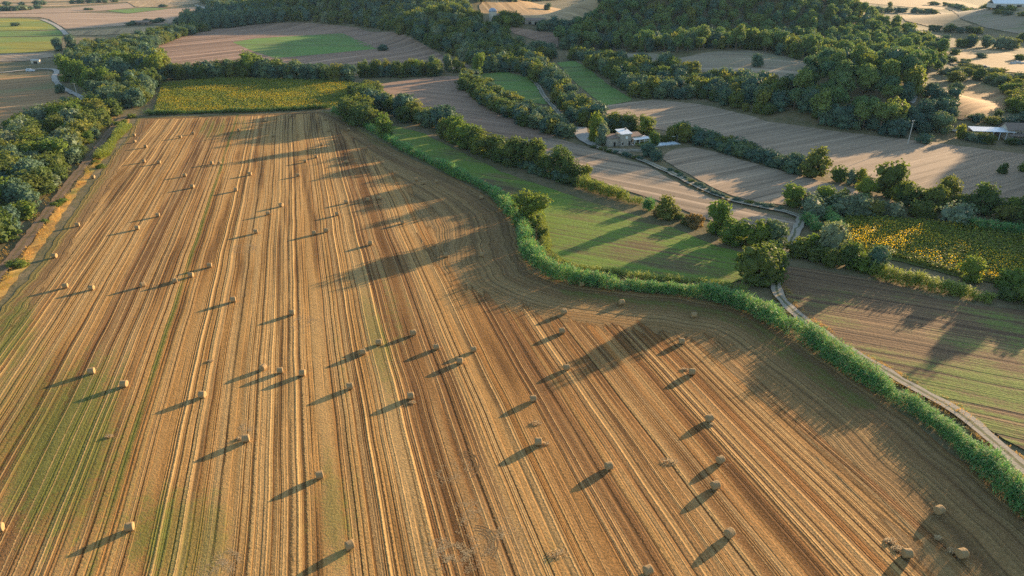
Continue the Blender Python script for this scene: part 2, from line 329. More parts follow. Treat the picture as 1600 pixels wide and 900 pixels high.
M['sunleaf'] = field_mat('sunflower_soil', base=(.10, .12, .028), light=(.16, .15, .03), dark=(.06, .075, .02), green=(.09, .13, .025), ang=75, fr=.6, gthr=.5, bump=.8)
M['meadow'] = field_mat('meadow', base=(.13, .17, .045), light=(.18, .21, .055), dark=(.09, .12, .035), green=(.10, .17, .032), ang=80, fr=.1, gthr=.5, bump=.4)
M['yellowgreen'] = field_mat('yellow_green', base=(.27, .22, .03), light=(.38, .29, .035), dark=(.15, .16, .03), green=(.11, .16, .035), ang=85, fr=.05, gthr=.5, bump=.4, patch=.012)
M['pink'] = field_mat('pink_stubble', green=(.15, .15, .06), ang=80, fr=.05, gthr=.8, bump=.4, patch=.006, **BR((.37, .245, .155), 1.2, .75))
M['straw2'] = field_mat('far_straw', green=(.15, .15, .05), ang=20, fr=.10, gthr=.8, bump=.4, **BR((.38, .25, .125), 1.2, .7))
M['grey'] = field_mat('crest_stubble', green=(.11, .12, .05), ang=85, fr=.12, gthr=.58, bump=.4, **BR((.30, .225, .145), 1.25, .7))
M['leftfield'] = field_mat('mown_patch', green=(.10, .12, .045), ang=-50, fr=.22, gthr=.56, bump=.5, **BR((.33, .19, .085), 1.35, .5))
FIELDS = [
 ('sunflower_field', 'sunleaf', [(238, 179), (246, 150), (252, 131), (330, 124), (420, 121), (520, 125), (568, 133), (556, 150), (530, 166), (510, 170), (380, 175)]),
 ('harvested_field', 'farbrown', [(222, 102), (226, 84), (262, 62), (340, 45), (400, 37), (470, 35), (560, 43), (612, 50), (670, 74), (736, 104), (700, 110), (600, 101), (500, 100), (430, 106), (350, 108), (270, 112)]),
 ('clover_field', 'meadow', [(363, 66), (400, 60), (535, 52), (592, 76), (500, 85), (430, 91), (395, 80)]),
 ('ploughed_field', 'plough', [(592, 132), (640, 124), (700, 119), (724, 119), (732, 142), (760, 160), (800, 180), (872, 216), (785, 217), (735, 215), (700, 203), (650, 175), (585, 150)]),
 ('green_field', 'meadow', [(752, 116), (790, 112), (835, 124), (848, 140), (858, 164), (815, 158), (770, 146)]),
 ('forest_clearing', 'meadow', [(869, 98), (896, 95), (990, 157), (945, 166), (905, 135)]),
 ('hill_field', 'grey', [(945, 84), (1060, 92), (1105, 82), (1180, 80), (1262, 97), (1258, 128), (1200, 136), (1130, 120), (1060, 106), (950, 96)]),
 ('harvested_field', 'lilac', [(940, 166), (1020, 156), (1100, 164), (1170, 181), (1200, 190), (1300, 205), (1400, 216), (1500, 229), (1620, 243), (1700, 250), (1700, 330), (1600, 312), (1510, 305), (1420, 292), (1340, 278), (1300, 268), (1200, 248), (1130, 228), (1060, 208), (1010, 200), (960, 190)]),
 ('harvested_field', 'lilac', [(1030, 246), (1052, 234), (1080, 230), (1120, 238), (1200, 262), (1280, 284), (1350, 300), (1310, 312), (1250, 322), (1180, 317), (1120, 298), (1062, 265)]),
 ('harvested_field', 'lilac_b', [(780, 218), (870, 217), (912, 228), (960, 243), (1010, 259), (1070, 292), (1130, 318), (1190, 333), (1240, 343), (1257, 356), (1236, 374), (1190, 366), (1110, 346), (1040, 318), (960, 292), (880, 265), (800, 238)]),
 ('green_field', 'green', [(612, 196), (660, 208), (700, 228), (790, 272), (880, 302), (960, 328), (1040, 352), (1100, 378), (1165, 398), (1180, 432), (1130, 446), (1050, 436), (940, 424), (880, 408), (852, 384), (848, 356), (838, 336), (800, 313), (740, 292), (680, 262), (622, 226), (600, 208)]),
 ('weedy_field', 'browngreen', [(1228, 416), (1290, 424), (1380, 442), (1450, 464), (1540, 480), (1620, 488), (1720, 500), (1780, 560), (1780, 790), (1700, 762), (1620, 712), (1560, 682), (1500, 646), (1420, 606), (1340, 560), (1275, 514), (1236, 478), (1220, 446)]),
 ('sunflower_field', 'sunleaf', [(1316, 336), (1400, 340), (1500, 354), (1600, 368), (1700, 378), (1720, 480), (1600, 452), (1500, 434), (1400, 408), (1330, 396), (1300, 372)]),
 ('mown_field', 'leftfield', [(-160, 112), (0, 114), (82, 112), (92, 132), (112, 152), (120, 166), (92, 182), (60, 196), (30, 206), (-160, 214)]),
 ('dark_meadow', 'meadow', [(-200, 216), (30, 208), (60, 206), (40, 235), (0, 260), (-200, 300)]),
 ('sunflower_field', 'yellowgreen', [(-200, 62), (60, 58), (98, 56), (92, 76), (60, 82), (-200, 90)]),
 ('clover_field', 'meadow', [(-200, 50), (60, 49), (100, 47), (100, 55), (60, 57), (-200, 60)]),
 ('sunflower_field', 'yellowgreen', [(-200, 29), (40, 29), (72, 33), (95, 46), (40, 48), (-200, 50)]),
 ('harvested_field', 'lilac_b', [(-200, 92), (80, 82), (90, 88), (40, 96), (-200, 102)]),
 ('harvested_field', 'pink', [(-200, 28), (60, 27), (76, 30), (104, 46), (200, 40), (340, 28), (346, 20), (320, 11), (265, 14), (200, 22), (120, 20), (-200, 26)]),
 ('stubble_strip', 'straw2', [(104, 49), (200, 44), (330, 32), (300, 42), (220, 52), (160, 55), (112, 56)]),
 ('green_field', 'meadow', [(165, 17), (230, 12), (265, 14), (200, 21)]),
 ('harvested_field', 'pink', [(-200, 18), (100, 13), (200, 5), (210, 12), (160, 17), (100, 20), (-200, 25)]),
 ('stubble_strip', 'straw2', [(-300, 10), (0, 7), (150, 3), (280, -2), (320, 3), (262, 12), (212, 11), (198, 3), (100, 10), (-300, 16)]),
 ('stubble_strip', 'straw2', [(-500, 6), (-500, -14), (300, -14), (300, -4), (0, 5)]),
 ('hill_field', 'straw2', [(748, 9), (850, 6), (950, -6), (990, -16), (960, 2), (925, 24), (880, 33), (830, 33), (780, 24)]),
 ('hill_field', 'farbrown', [(795, 43), (840, 49), (905, 54), (890, 66), (870, 75), (845, 66), (800, 52)]),
 ('stubble_strip', 'straw2', [(1282, 2), (1340, 4), (1470, 16), (1478, 13), (1560, 20), (1700, 24), (1700, 12), (1500, 2), (1300, -6)]),
 ('stubble_strip', 'straw2', [(1400, 19), (1465, 20), (1500, 31), (1520, 40), (1460, 45), (1415, 33)]),
 ('hill_field', 'grey', [(1466, 18), (1620, 27), (1800, 34), (1800, 60), (1600, 55), (1540, 44), (1500, 30)]),
 ('stubble_strip', 'straw2', [(1462, 76), (1560, 80), (1640, 96), (1640, 118), (1500, 108), (1470, 92)]),
 ('mown_field', 'leftfield', [(1490, 130), (1545, 131), (1578, 148), (1584, 172), (1550, 186), (1492, 190)]),
 ('lawn', 'green', [(990, 219), (1015, 216), (1034, 218), (1030, 224), (1008, 230), (990, 229)]),
]
FW = []
for i, (nm, mt, pl) in enumerate(FIELDS):
    w = PP(pl); FW.append(w); drape(nm, w, M[mt], .10 + .012 * i)

# ---------------------------------------------------------------- lanes and tracks
def lane_mat(name, c, mid, w=.35):
    g = G(name, .9); cx = g.attr('cx'); p = g.pos(); n = g.noise(p, .6, 4); n2 = g.noise(p, 2.5, 3)
    k = g.f('ADD', g.f('ABSOLUTE', cx), g.f('MULTIPLY', g.f('SUBTRACT', n, .5), .5))
    col = g.mix(g.sm(k, w, w * .4), c, mid); col = g.mix(g.f('MULTIPLY', n2, .4), col, tuple(q * .6 for q in c)); g.bump(n2, .4, .1)
    return g.col(col)
M['gravel'] = lane_mat('pale_gravel', (.37, .31, .23), (.11, .115, .045)); M['track'] = lane_mat('dirt', (.22, .145, .085), (.16, .115, .05))
M['asphalt'] = lane_mat('grey_gravel', (.40, .35, .29), (.40, .35, .29))
LANES = [
 ('gravel_lane', 'gravel', 2.7, [(1253, 342), (1230, 332), (1190, 325), (1140, 314), (1095, 296), (1050, 272), (1010, 254), (975, 241), (940, 234), (912, 222), (900, 208), (885, 192), (868, 172), (850, 152), (842, 136), (832, 126)]),
 ('gravel_lane', 'gravel', 2.7, [(1253, 342), (1245, 362), (1236, 378), (1226, 395), (1217, 415), (1211, 440), (1216, 466), (1250, 499), (1282, 521), (1325, 549), (1380, 581), (1437, 614), (1500, 648), (1528, 674), (1582, 720), (1640, 770), (1760, 870)]),
 ('farm_yard', 'asphalt', 7.0, [(905, 200), (908, 210), (915, 219), (930, 227)]),
 ('dirt_track', 'track', 3.2, [(196, 183), (178, 198), (152, 234), (130, 262), (102, 296), (75, 333), (42, 378), (0, 430), (-60, 500), (-160, 610)]),
 ('gravel_lane', 'asphalt', 3.6, [(-120, 121), (0, 115), (40, 110), (80, 108), (91, 112), (84, 120), (88, 130), (100, 140), (120, 149), (136, 158), (140, 164)]),
 ('gravel_lane', 'asphalt', 5, [(104, 55), (96, 46), (84, 38), (66, 31)]),
 ('gravel_lane', 'asphalt', 7, [(306, 8), (312, 11), (330, 15), (350, 21), (360, 24)]),
 ('gravel_lane', 'asphalt', 3.2, [(1430, 130), (1434, 138), (1428, 152), (1422, 162)]),
 ('gravel_lane', 'asphalt', 3.2, [(1394, 172), (1404, 182), (1412, 194), (1440, 200), (1470, 204), (1500, 206), (1520, 208)]),
]
for i, (nm, mt, w, pl) in enumerate(LANES): strip(nm, PP(pl), w, M[mt], .56 + .01 * i)

# ---------------------------------------------------------------- tree models
def ico(sub):
    bm = bmesh.new(); bmesh.ops.create_icosphere(bm, subdivisions=sub, radius=1); bm.verts.ensure_lookup_table()
    v = np.array([q.co[:] for q in bm.verts]); f = np.array([[w.index for w in q.verts] for q in bm.faces]); bm.free(); return v, f
ICO1, ICO2 = ico(1), ico(2)
def rdir(r, n):
    v = r.normal(size=(n, 3)); return v / np.linalg.norm(v, axis=1)[:, None]
def cards(r, ctr, nrm, size):
    """irregular leaf sprays: quads round ctr facing nrm"""
    n = len(ctr); a = np.cross(nrm, rdir(r, n)); a /= np.linalg.norm(a, axis=1)[:, None] + 1e-9; b = np.cross(nrm, a)
    s = size * r.uniform(.6, 1.3, n)[:, None]; k = r.uniform(.45, .9, n)[:, None]
    V = np.stack([ctr + a * s, ctr + b * s * k, ctr - a * s * r.uniform(.6, 1, n)[:, None], ctr - b * s * k], 1) + r.normal(0, .12, (n, 4, 3)) * s[:, None]
    return V.reshape(-1, 3), np.arange(4 * n).reshape(n, 4)
def tube(path, rad, seg=6):
    path = np.array(path, float); V = []; a = np.linspace(0, 2 * np.pi, seg, endpoint=False)
    for i, p in enumerate(path):
        t = path[min(i + 1, len(path) - 1)] - path[max(i - 1, 0)]; t /= np.linalg.norm(t) + 1e-9
        u = np.cross(t, [1, .2, .1]); u /= np.linalg.norm(u) + 1e-9; w = np.cross(t, u)
        V.append(p + rad[i] * (np.cos(a)[:, None] * u + np.sin(a)[:, None] * w))
    V = np.concatenate(V); Fc = []
    for i in range(len(path) - 1):
        for j in range(seg): k = (j + 1) % seg; Fc.append([i * seg + j, i * seg + k, (i + 1) * seg + k, (i + 1) * seg + j])
    return V, np.array(Fc)
def join(parts):
    V, Fc, o = [], [], 0
    for v, f in parts: V.append(v); Fc.append(np.asarray(f) + o); o += len(v)
    return np.concatenate(V), Fc
def make_tree(seed, mat, h, w, base, lobes, ncl, cpc, card, top=0.0, droop=0.0, dense=.74, gap=0.14, skirt=4):
    """base: height of the crown's underside / h; lobes: number of boughs; ncl: leaf clumps; cpc: sprays per clump"""
    r = np.random.default_rng(seed); zc = h * (base + 1) / 2; rz = h * (1 - base) / 2; rx = w / 2
    L = []
    for i in range(lobes):
        d = rdir(r, 1)[0]; d[2] = d[2] * .8 + top * .4; q = r.uniform(.35, .85)
        rad = r.uniform(.24, .54)
        L.append((np.array([d[0] * q * rx, d[1] * q * rx, d[2] * q * rz + zc]), np.array([rx * rad, rx * rad, min(rz, rx * 1.3) * rad * 1.05])))
    L.append((np.array([0, 0, zc]), np.array([rx * .62, rx * .62, rz * .72])))
    for i in range(skirt):
        a_ = 6.283 * (i + r.uniform(0, .6)) / max(skirt, 1); q = rx * r.uniform(.3, .55); rad = rx * r.uniform(.36, .5)
        L.append((np.array([q * math.cos(a_), q * math.sin(a_), rad * r.uniform(.65, 1.1)]), np.array([rad, rad, rad])))
    core = []
    for c, s in L:
        v, f = ICO2; v = v * (1 + .16 * np.sin(v @ r.normal(0, 4, 3) + 1) + .10 * np.sin(v @ r.normal(0, 9, 3)))[:, None]
        core.append((v * s * dense + c, f))
    wts = np.array([s[0] * s[1] for _, s in L]); k = r.choice(len(L), ncl, p=wts / wts.sum())
    d = rdir(r, ncl); d[:, 2] += .25; d /= np.linalg.norm(d, axis=1)[:, None]
    cc = np.array([L[i][0] for i in k]) + d * np.array([L[i][1] for i in k]) * r.uniform(.82, 1.1 + gap, ncl)[:, None]
    # drop clumps buried in other lobes
    keep = np.ones(ncl, bool)
    for j, (c, s) in enumerate(L): keep &= ~((np.linalg.norm((cc - c) / (s * .78), axis=1) < 1) & (k != j))
    cc, d = cc[keep], d[keep]; n = len(cc); cr = card * 1.5
    dd = rdir(r, n * cpc) * .8 + np.repeat(d, cpc, 0) * .55; dd /= np.linalg.norm(dd, axis=1)[:, None]
    pt = np.repeat(cc, cpc, 0) + dd * cr * r.uniform(.4, 1.1, n * cpc)[:, None]; pt[:, 2] = np.maximum(pt[:, 2], h * base * .6 + .1)
    nr = dd + r.normal(0, .35, dd.shape); nr[:, 2] += .15; nr /= np.linalg.norm(nr, axis=1)[:, None]
    cv, cf = cards(r, pt, nr, card); parts = core + [(cv, cf)]
    V, Fs = join(parts); tri = np.concatenate(Fs[:-1])
    clv = np.repeat(r.uniform(.15, .85, n), cpc); var = np.concatenate([np.repeat(r.uniform(.2, .6, len(L)), len(ICO2[1])), np.clip(clv + r.normal(0, .2, n * cpc), 0, 1)])
    crown = mesh('crown', V, [tri, Fs[-1]], mat, attrs={'var': ('FACE', var)}, smooth=False)
    tp = []; tr_ = .022 * h + .06; zt = max(h * base, .6) + rz * .5
    bend = r.normal(0, .03 * h, 2); tp.append(tube([(0, 0, -.4), (bend[0] * .3, bend[1] * .3, zt * .5), (bend[0], bend[1], zt)], [tr_ * 1.35, tr_, tr_ * .6]))
    for c, s in L[:3]:
        st = np.array([bend[0] * .6, bend[1] * .6, zt * r.uniform(.55, .8)]); tp.append(tube([st, (st + c) / 2 + [0, 0, .2], c], [tr_ * .5, tr_ * .35, tr_ * .15], 5))
    V, Fs = join(tp); trunk = mesh('trunk', V, np.concatenate(Fs), M['bark'], smooth=True)
    return dict(crown=crown, trunk=trunk, h=h, w=w)
KIND = {}
def kind(name, n, **k):
    m = k.pop('mat'); KIND[name] = [make_tree(hash_(name) + i, M[m], **k) for i in range(n)]
def hash_(s): return sum((i + 3) * ord(c) for i, c in enumerate(s)) * 17
kind('broad', 4, mat='leaf_olive', h=10, w=8.5, base=.12, lobes=9, ncl=560, cpc=8, card=.25)
kind('bright', 4, mat='leaf_bright', h=11, w=8.5, base=.12, lobes=9, ncl=560, cpc=8, card=.25)
kind('tall', 4, mat='leaf_olive', h=12, w=6, base=.10, lobes=9, ncl=560, cpc=8, card=.25, gap=.3)
kind('oak', 4, mat='leaf_dark', h=9, w=8.5, base=.08, lobes=10, ncl=560, cpc=8, card=.25)
kind('pine', 4, mat='leaf_pine', h=12, w=8, base=.34, lobes=8, ncl=560, cpc=8, card=.25, top=.5, skirt=0)
kind('shrub', 4, mat='leaf_olive', h=4, w=4.6, base=.0, lobes=6, ncl=240, cpc=7, card=.19)
kind('bshrub', 3, mat='leaf_bright', h=4, w=4.6, base=.0, lobes=6, ncl=240, cpc=7, card=.19)
kind('dshrub', 3, mat='leaf_dark', h=4, w=4.6, base=.0, lobes=6, ncl=240, cpc=7, card=.19)
kind('grey', 3, mat='leaf_grey', h=6, w=6, base=.03, lobes=7, ncl=360, cpc=7, card=.22)
kind('dry', 3, mat='leaf_dry', h=3.5, w=4, base=.0, lobes=6, ncl=200, cpc=7, card=.17)
def lod(k, mat, h, w, base, top=0.0):   # fewer, larger sprays for the mass of the far woods
    out = []
    for i in range(4):
        t = make_tree(hash_(k) + 50 + i, M[mat], h, w, base, 8, 300, 5, .40, top=top, skirt=0 if k == 'pine' else 3); t['kind'] = k; out.append(t)
    return out
LOD = {'oak': lod('oak', 'leaf_dark', 9, 8.5, .05), 'pine': lod('pine', 'leaf_pine', 12, 8, .34, .5), 'broad': lod('broad', 'leaf_olive', 10, 8.5, .08)}
NAMES = dict(broad='broadleaf_tree', bright='broadleaf_tree', tall='broadleaf_tree', oak='oak_tree', pine='pine_tree', shrub='shrub', bshrub='shrub', dshrub='shrub', grey='olive_tree', dry='dry_shrub')
CATS = dict(broadleaf_tree='tree', oak_tree='oak', pine_tree='pine', shrub='shrub', olive_tree='tree', dry_shrub='shrub')
PLANTS = []
def plant(k, x, y, h, w, label, group=None, single=False, mass=None):
    PLANTS.append(dict(k=k, x=x, y=y, h=h, w=w, label=label, group=group, single=single, mass=mass))
def tree_px(k, u, v, h, w, label, group=None):
    x, y = P(u, v); plant(k, x, y, h, w, label, group, True)
def row(pts, step, kinds, h, w0, label, group, jit=1.0, gapp=0.0):
    for c in resample(chaikin(PP(pts), False, 1), step * (.8 if step < 8 else 1)):
        if random.random() < gapp: continue
        k = random.choice(kinds); s = random.uniform(.75, 1.2); w = w0 * 1.22
        plant(k, c[0] + random.gauss(0, jit), c[1] + random.gauss(0, jit), h * .92 * s, w * s * random.uniform(.9, 1.15), label, group)
def wood(poly, step, kinds, h, w, label, group, mass, lo=None):
    """fill a pixel outline (of the trunks' feet) with trees; mass: label of the uncountable rest"""
    pl = np.array(poly, float)
    y0, y1 = (60, 1500); n = 0
    # bounding box in the world
    pts = np.array([P(u, max(v, -25)) for u, v in poly]); mn, mx = pts.min(0) - 120, pts.max(0) + 160
    gx, gy = np.meshgrid(np.arange(mn[0], mx[0], step), np.arange(mn[1], mx[1], step)); gx[1::2] += step / 2
    gx = gx.ravel() + rng.uniform(-.38, .38, gx.size) * step; gy = gy.ravel() + rng.uniform(-.38, .38, gy.size) * step
    k = gy > 60; gx, gy = gx[k], gy[k]
    u, v, d = project(gx, gy, H(gx, gy)); k = inpoly(u, v, poly) & (d > 0); gx, gy = gx[k], gy[k]
    for x, y in zip(gx, gy):
        s = random.uniform(.55, 1.35); kk = random.choice(kinds)
        plant(kk, x, y, h * s, w * s * random.uniform(.9, 1.15), label.replace('KIND', {'pine': 'pine', 'oak': 'dark oak'}.get(kk, 'leafy tree')), group, False, mass)

# ---------------------------------------------------------------- trees that stand out one by one
T = tree_px
T('bright', 828, 350, 11.5, 11.5, 'large rounded tree standing at the bend of the reed hedge')
T('shrub', 846, 372, 4.5, 4.5, 'small bush just below the large tree at the reed bend')
T('bright', 603, 216, 12, 7.5, 'slender pale tree alone at the far end of the green field')
T('broad', 1184, 443, 11.8, 10.5, 'biggest dark crowned tree beside the lane between green field and track')
T('broad', 1202, 436, 11, 8, 'tall olive crowned tree hugging the lane bend next to the biggest tree')
T('bright', 1183, 386, 8, 7.5, 'light tree behind the biggest lane tree, near the bare strip')
T('oak', 1210, 386, 8.5, 7.5, 'dark tree right behind the biggest lane tree at the strip corner')
T('bright', 1122, 366, 11, 8.5, 'tall bright tree of the pair in the hedgerow above the green field')
T('bright', 1146, 381, 8, 9, 'lower spreading tree of the bright pair in the hedgerow above the green field')
T('dry', 1168, 384, 3.2, 4, 'small reddish brown shrub right of the bright tree pair')
T('dry', 1090, 352, 4, 5, 'brownish shrub left of the bright tree pair')
T('dry', 1074, 350, 3, 4, 'low brown shrub between the round tree and the bright pair')
T('broad', 1042, 342, 8.5, 8.5, 'round dense tree alone in the hedgerow above the green field')
T('bright', 914, 284, 6.5, 4.5, 'little upright tree where the tall row ends above the green field')
T('shrub', 900, 290, 4.5, 5, 'dark bush at the end of the tall tree row')
T('grey', 1303, 402, 11, 9, 'thin crowned brownish tree in the lush thicket left of the sunflowers')
T('broad', 1322, 416, 8, 7, 'darker tree in front of the thin crowned one by the sunflowers')
T('oak', 1368, 425, 7.5, 6.5, 'dark compact tree alone on the near edge of the sunflower field')
T('bright', 1518, 440, 7, 6.5, 'small light crowned tree on the sunflower field near edge')
T('bshrub', 1578, 452, 6, 7, 'leafy tree at the frame edge by the sunflower field corner')
T('bright', 1240, 322, 8, 7.5, 'yellowish round tree left of the orange shrub by the lane fork')
T('dry', 1263, 322, 5, 5, 'orange brown shrub between two yellowish round trees')
T('bright', 1285, 322, 8, 7, 'yellowish round tree right of the orange shrub')
T('shrub', 1314, 324, 7, 6, 'green bush next to the yellowish round trees')
T('bright', 1350, 315, 9, 7, 'upright light tree left of the big tree in the sunflower hedgerow')
T('broad', 1382, 305, 13.5, 11.5, 'big round tree towering over the hedgerow behind the sunflowers')
T('bright', 1405, 318, 8.5, 8, 'light tree just right of the big round hedgerow tree')
T('broad', 1272, 277, 12.5, 11, 'big dark tree ending the long hedge between two bare fields')
T('shrub', 1310, 284, 7, 7, 'bush right of the big dark tree ending the long hedge')
T('grey', 1330, 288, 6, 6, 'greyish bush in the hedge between the two big trees')
T('bright', 1344, 290, 6.5, 5.5, 'pale bush touching the big round hedgerow tree')
T('broad', 1480, 318, 10.5, 10, 'broad leaning tree in the sunflower hedgerow, right group, rear')
T('broad', 1464, 330, 9.5, 9, 'full tree in front of the broad leaning one in the sunflower hedgerow')
T('broad', 1534, 334, 11, 10.5, 'wide crowned tree with dark foot near the frame edge behind the sunflowers')
T('bright', 1578, 338, 7, 6, 'light young tree right of the wide crowned tree behind the sunflowers')
T('broad', 1604, 345, 9, 8, 'tree cut by the frame edge behind the sunflowers')
T('shrub', 1566, 272, 4.5, 4, 'lone small bush in the wide bare field on the far right')
T('bshrub', 1599, 268, 4.5, 4.5, 'bright bush at the frame edge in the wide bare field')
T('bright', 930, 222, 14, 8, 'tall poplar-like tree left of the stone house, rear one')
T('grey', 941, 226, 10.5, 7, 'greyish tree in front of the tall one left of the stone house')
T('broad', 957, 206, 10.5, 8, 'tree with brownish top behind the stone house, left one')
T('broad', 981, 205, 10, 9, 'dark tree with yellow top right behind the stone house')
T('bright', 1009, 209, 9, 10, 'round autumn tinted tree behind the terrace of the stone house')
T('bright', 1023, 228, 7, 5.5, 'small garden tree beside the pool of the stone house')
T('broad', 1049, 220, 7, 6, 'garden tree behind the pool, left one')
T('bright', 1060, 215, 7.5, 6.5, 'yellow topped garden tree behind the pool')
T('broad', 1071, 222, 9, 8, 'dark garden tree right behind the pool end')
T('dshrub', 1013, 244, 6, 6.5, 'dark bush between lane and pool, left one')
T('dshrub', 1024, 251, 5.5, 6.5, 'dark bush between lane and pool, right one')
T('oak', 1182, 104, 9, 9, 'lone dark bush on the bare crest of the hill field')
T('bshrub', 1501, 216, 7, 6, 'bright green clipped tree left of the long white canopy')
T('dshrub', 1442, 224, 5, 7, 'dark shrub by the farm road, below the oak grove')
T('dshrub', 1526, 192, 5, 5, 'dark bush on the near edge of the small round field')
T('shrub', 1558, 182, 4, 5, 'bush on the right corner of the small round field')
T('oak', 598, 79, 6, 11, 'dark bush clump at the tip of the clover field')
T('bright', 746, 118, 17, 9, 'light green conical tree at the corner of the ploughed field')
T('bright', 172, 141, 15, 13, 'round golden tree glowing beside the poplar group')
T('bright', 110, 128, 19, 11, 'tallest golden poplar, left end of the group above the lane bend')
T('bright', 126, 135, 18, 11, 'second golden poplar from the left above the lane bend')
T('bright', 143, 142, 15, 11, 'right end golden poplar of the group above the lane bend')
T('bright', 396, 120, 18, 16, 'huge bright round tree in the row behind the yellow field')
T('oak', 112, 78, 14, 11, 'dark tree, right of the two by the far left field corner')
T('oak', 92, 80, 13, 10, 'dark tree, left of the two by the far left field corner')
T('grey', 226, 70, 9, 16, 'pale yellowish willow bush at the tip of the far brown field')
T('grey', 102, 163, 5, 5, 'pale shrub under the power pole by the left lane')
T('dshrub', 94, 146, 6, 7, 'dark bush between lane and mown patch on the left')
T('oak', 855, 16, 10, 12, 'lone tree on the sunlit far hill field')
T('tall', 1390, 12, 11, 10, 'tree left of the far hedge near the top edge, above the pine hill')
T('tall', 1314, 12, 11, 3, 'narrow cypress on the far field at the top edge')
T('grey', 25, 41, 5, 14, 'dark bush patch inside the far left yellow field')
# rows and clusters
row([(546, 176), (566, 190), (584, 200)], 5, ['broad', 'tall'], 11, 9, 'tree in the clump at the bale field far corner', 'trees at the far field corner', 2.5)
row([(580, 166), (620, 178), (655, 192), (690, 205)], 5, ['broad', 'tall', 'oak'], 12, 9, 'tall tree in the thick hedgerow beyond the green field', 'trees in thick hedgerow stretch', 2.5)
row([(700, 212), (730, 228), (760, 240), (795, 255)], 4.5, ['broad', 'tall', 'bright'], 10, 8, 'leafy tree in the middle hedgerow beyond the green field', 'trees in middle hedgerow stretch', 1.6)
row([(800, 256), (830, 266), (860, 276), (890, 284)], 3.6, ['tall'], 12, 6, 'slim tree in the tight tall row at the hedgerow end', 'slim trees in the tight row', 1.0)
row([(800, 258), (850, 274), (892, 287)], 4, ['dshrub'], 4.5, 5, 'dark bush at the foot of the tight row', 'bushes under the slim trees', .8)
row([(556, 148), (575, 138), (590, 146), (570, 155)], 7, ['grey', 'shrub'], 7, 9, 'grey-green bush in the clump by the ploughed field', 'grey bushes at the ploughed field corner', 2)
row([(728, 124), (738, 146), (765, 164), (800, 184), (840, 204), (884, 214)], 5.5, ['oak', 'shrub', 'broad'], 8.5, 8, 'bushy tree in the hedge right of the ploughed field', 'bushy trees along the ploughed field', 2)
row([(742, 132), (770, 152), (815, 172), (850, 192), (880, 205)], 6.5, ['oak', 'shrub'], 8, 8, 'bushy tree in the hedge right of the ploughed field', 'bushy trees along the ploughed field', 2)
row([(1068, 214), (1100, 222), (1140, 234), (1180, 246), (1220, 258), (1256, 270)], 4.5, ['dshrub', 'oak', 'shrub'], 6.5, 7, 'dark bush in the long hedge between bare fields', 'bushes of the long hedge', 1.6)
row([(1072, 220), (1120, 233), (1180, 250), (1240, 270)], 5, ['dshrub', 'oak'], 5.5, 6, 'dark bush in the long hedge between bare fields', 'bushes of the long hedge', 1.2)
row([(1260, 338), (1300, 336), (1340, 334), (1380, 336), (1420, 336), (1450, 342), (1480, 346)], 4.5, ['shrub', 'broad', 'grey'], 7, 7, 'low tree in the thick hedge behind the sunflowers', 'low trees behind the sunflowers', 1.6)
row([(1430, 322), (1450, 320), (1500, 330)], 6, ['broad', 'grey'], 8, 7, 'low tree in the thick hedge behind the sunflowers', 'low trees behind the sunflowers', 1.6)
row([(1560, 345), (1580, 350), (1620, 356), (1680, 362)], 4.5, ['shrub', 'broad'], 7.5, 7, 'low tree in the frame edge hedge behind sunflowers', 'low trees at the frame edge', 1.4)
row([(1240, 402), (1262, 405), (1290, 410), (1330, 420), (1355, 426)], 4, ['bshrub', 'shrub'], 5, 6, 'lush bush in the thicket by the lane', 'lush bushes by the lane', 1.6)
row([(1250, 392), (1270, 388), (1300, 398)], 4, ['bshrub'], 6, 6, 'lush bush in the thicket by the lane', 'lush bushes by the lane', 1.6)
row([(1030, 336), (1060, 345), (1085, 356)], 4, ['shrub', 'dry'], 2.6, 4, 'low scrub in the thin hedge above the green field', 'low scrub above the green field', .8)
row([(1560, 465), (1600, 475), (1680, 490)], 5, ['shrub', 'bshrub'], 5, 6, 'dark bush on the weedy field far corner', 'bushes at the weedy field corner', 1.2)
row([(944, 208), (968, 205), (995, 206)], 5, ['oak', 'broad'], 8, 7, 'leafy tree closing the yard behind the stone house', 'trees behind the house', 1.5)
row([(1080, 216), (1094, 222), (1108, 226)], 5, ['oak', 'dshrub'], 7, 8, 'dark tree in the clump right of the pool garden', 'trees right of the pool', 2)
row([(1036, 222), (1050, 214), (1062, 210)], 4, ['shrub', 'grey'], 2.5, 3, 'low garden shrub behind the pool', 'garden shrubs', .8)
row([(928, 231), (960, 239), (1000, 250)], 4, ['dshrub', 'grey'], 1.6, 2.6, 'low bush on the lane bank below the house', 'low bank bushes', .5)
row([(1050, 268), (1090, 290), (1130, 309), (1180, 321), (1220, 327)], 3.2, ['dshrub', 'shrub'], 1.3, 2.4, 'low bush in the strip along the upper lane', 'low bushes along the upper lane', .4)
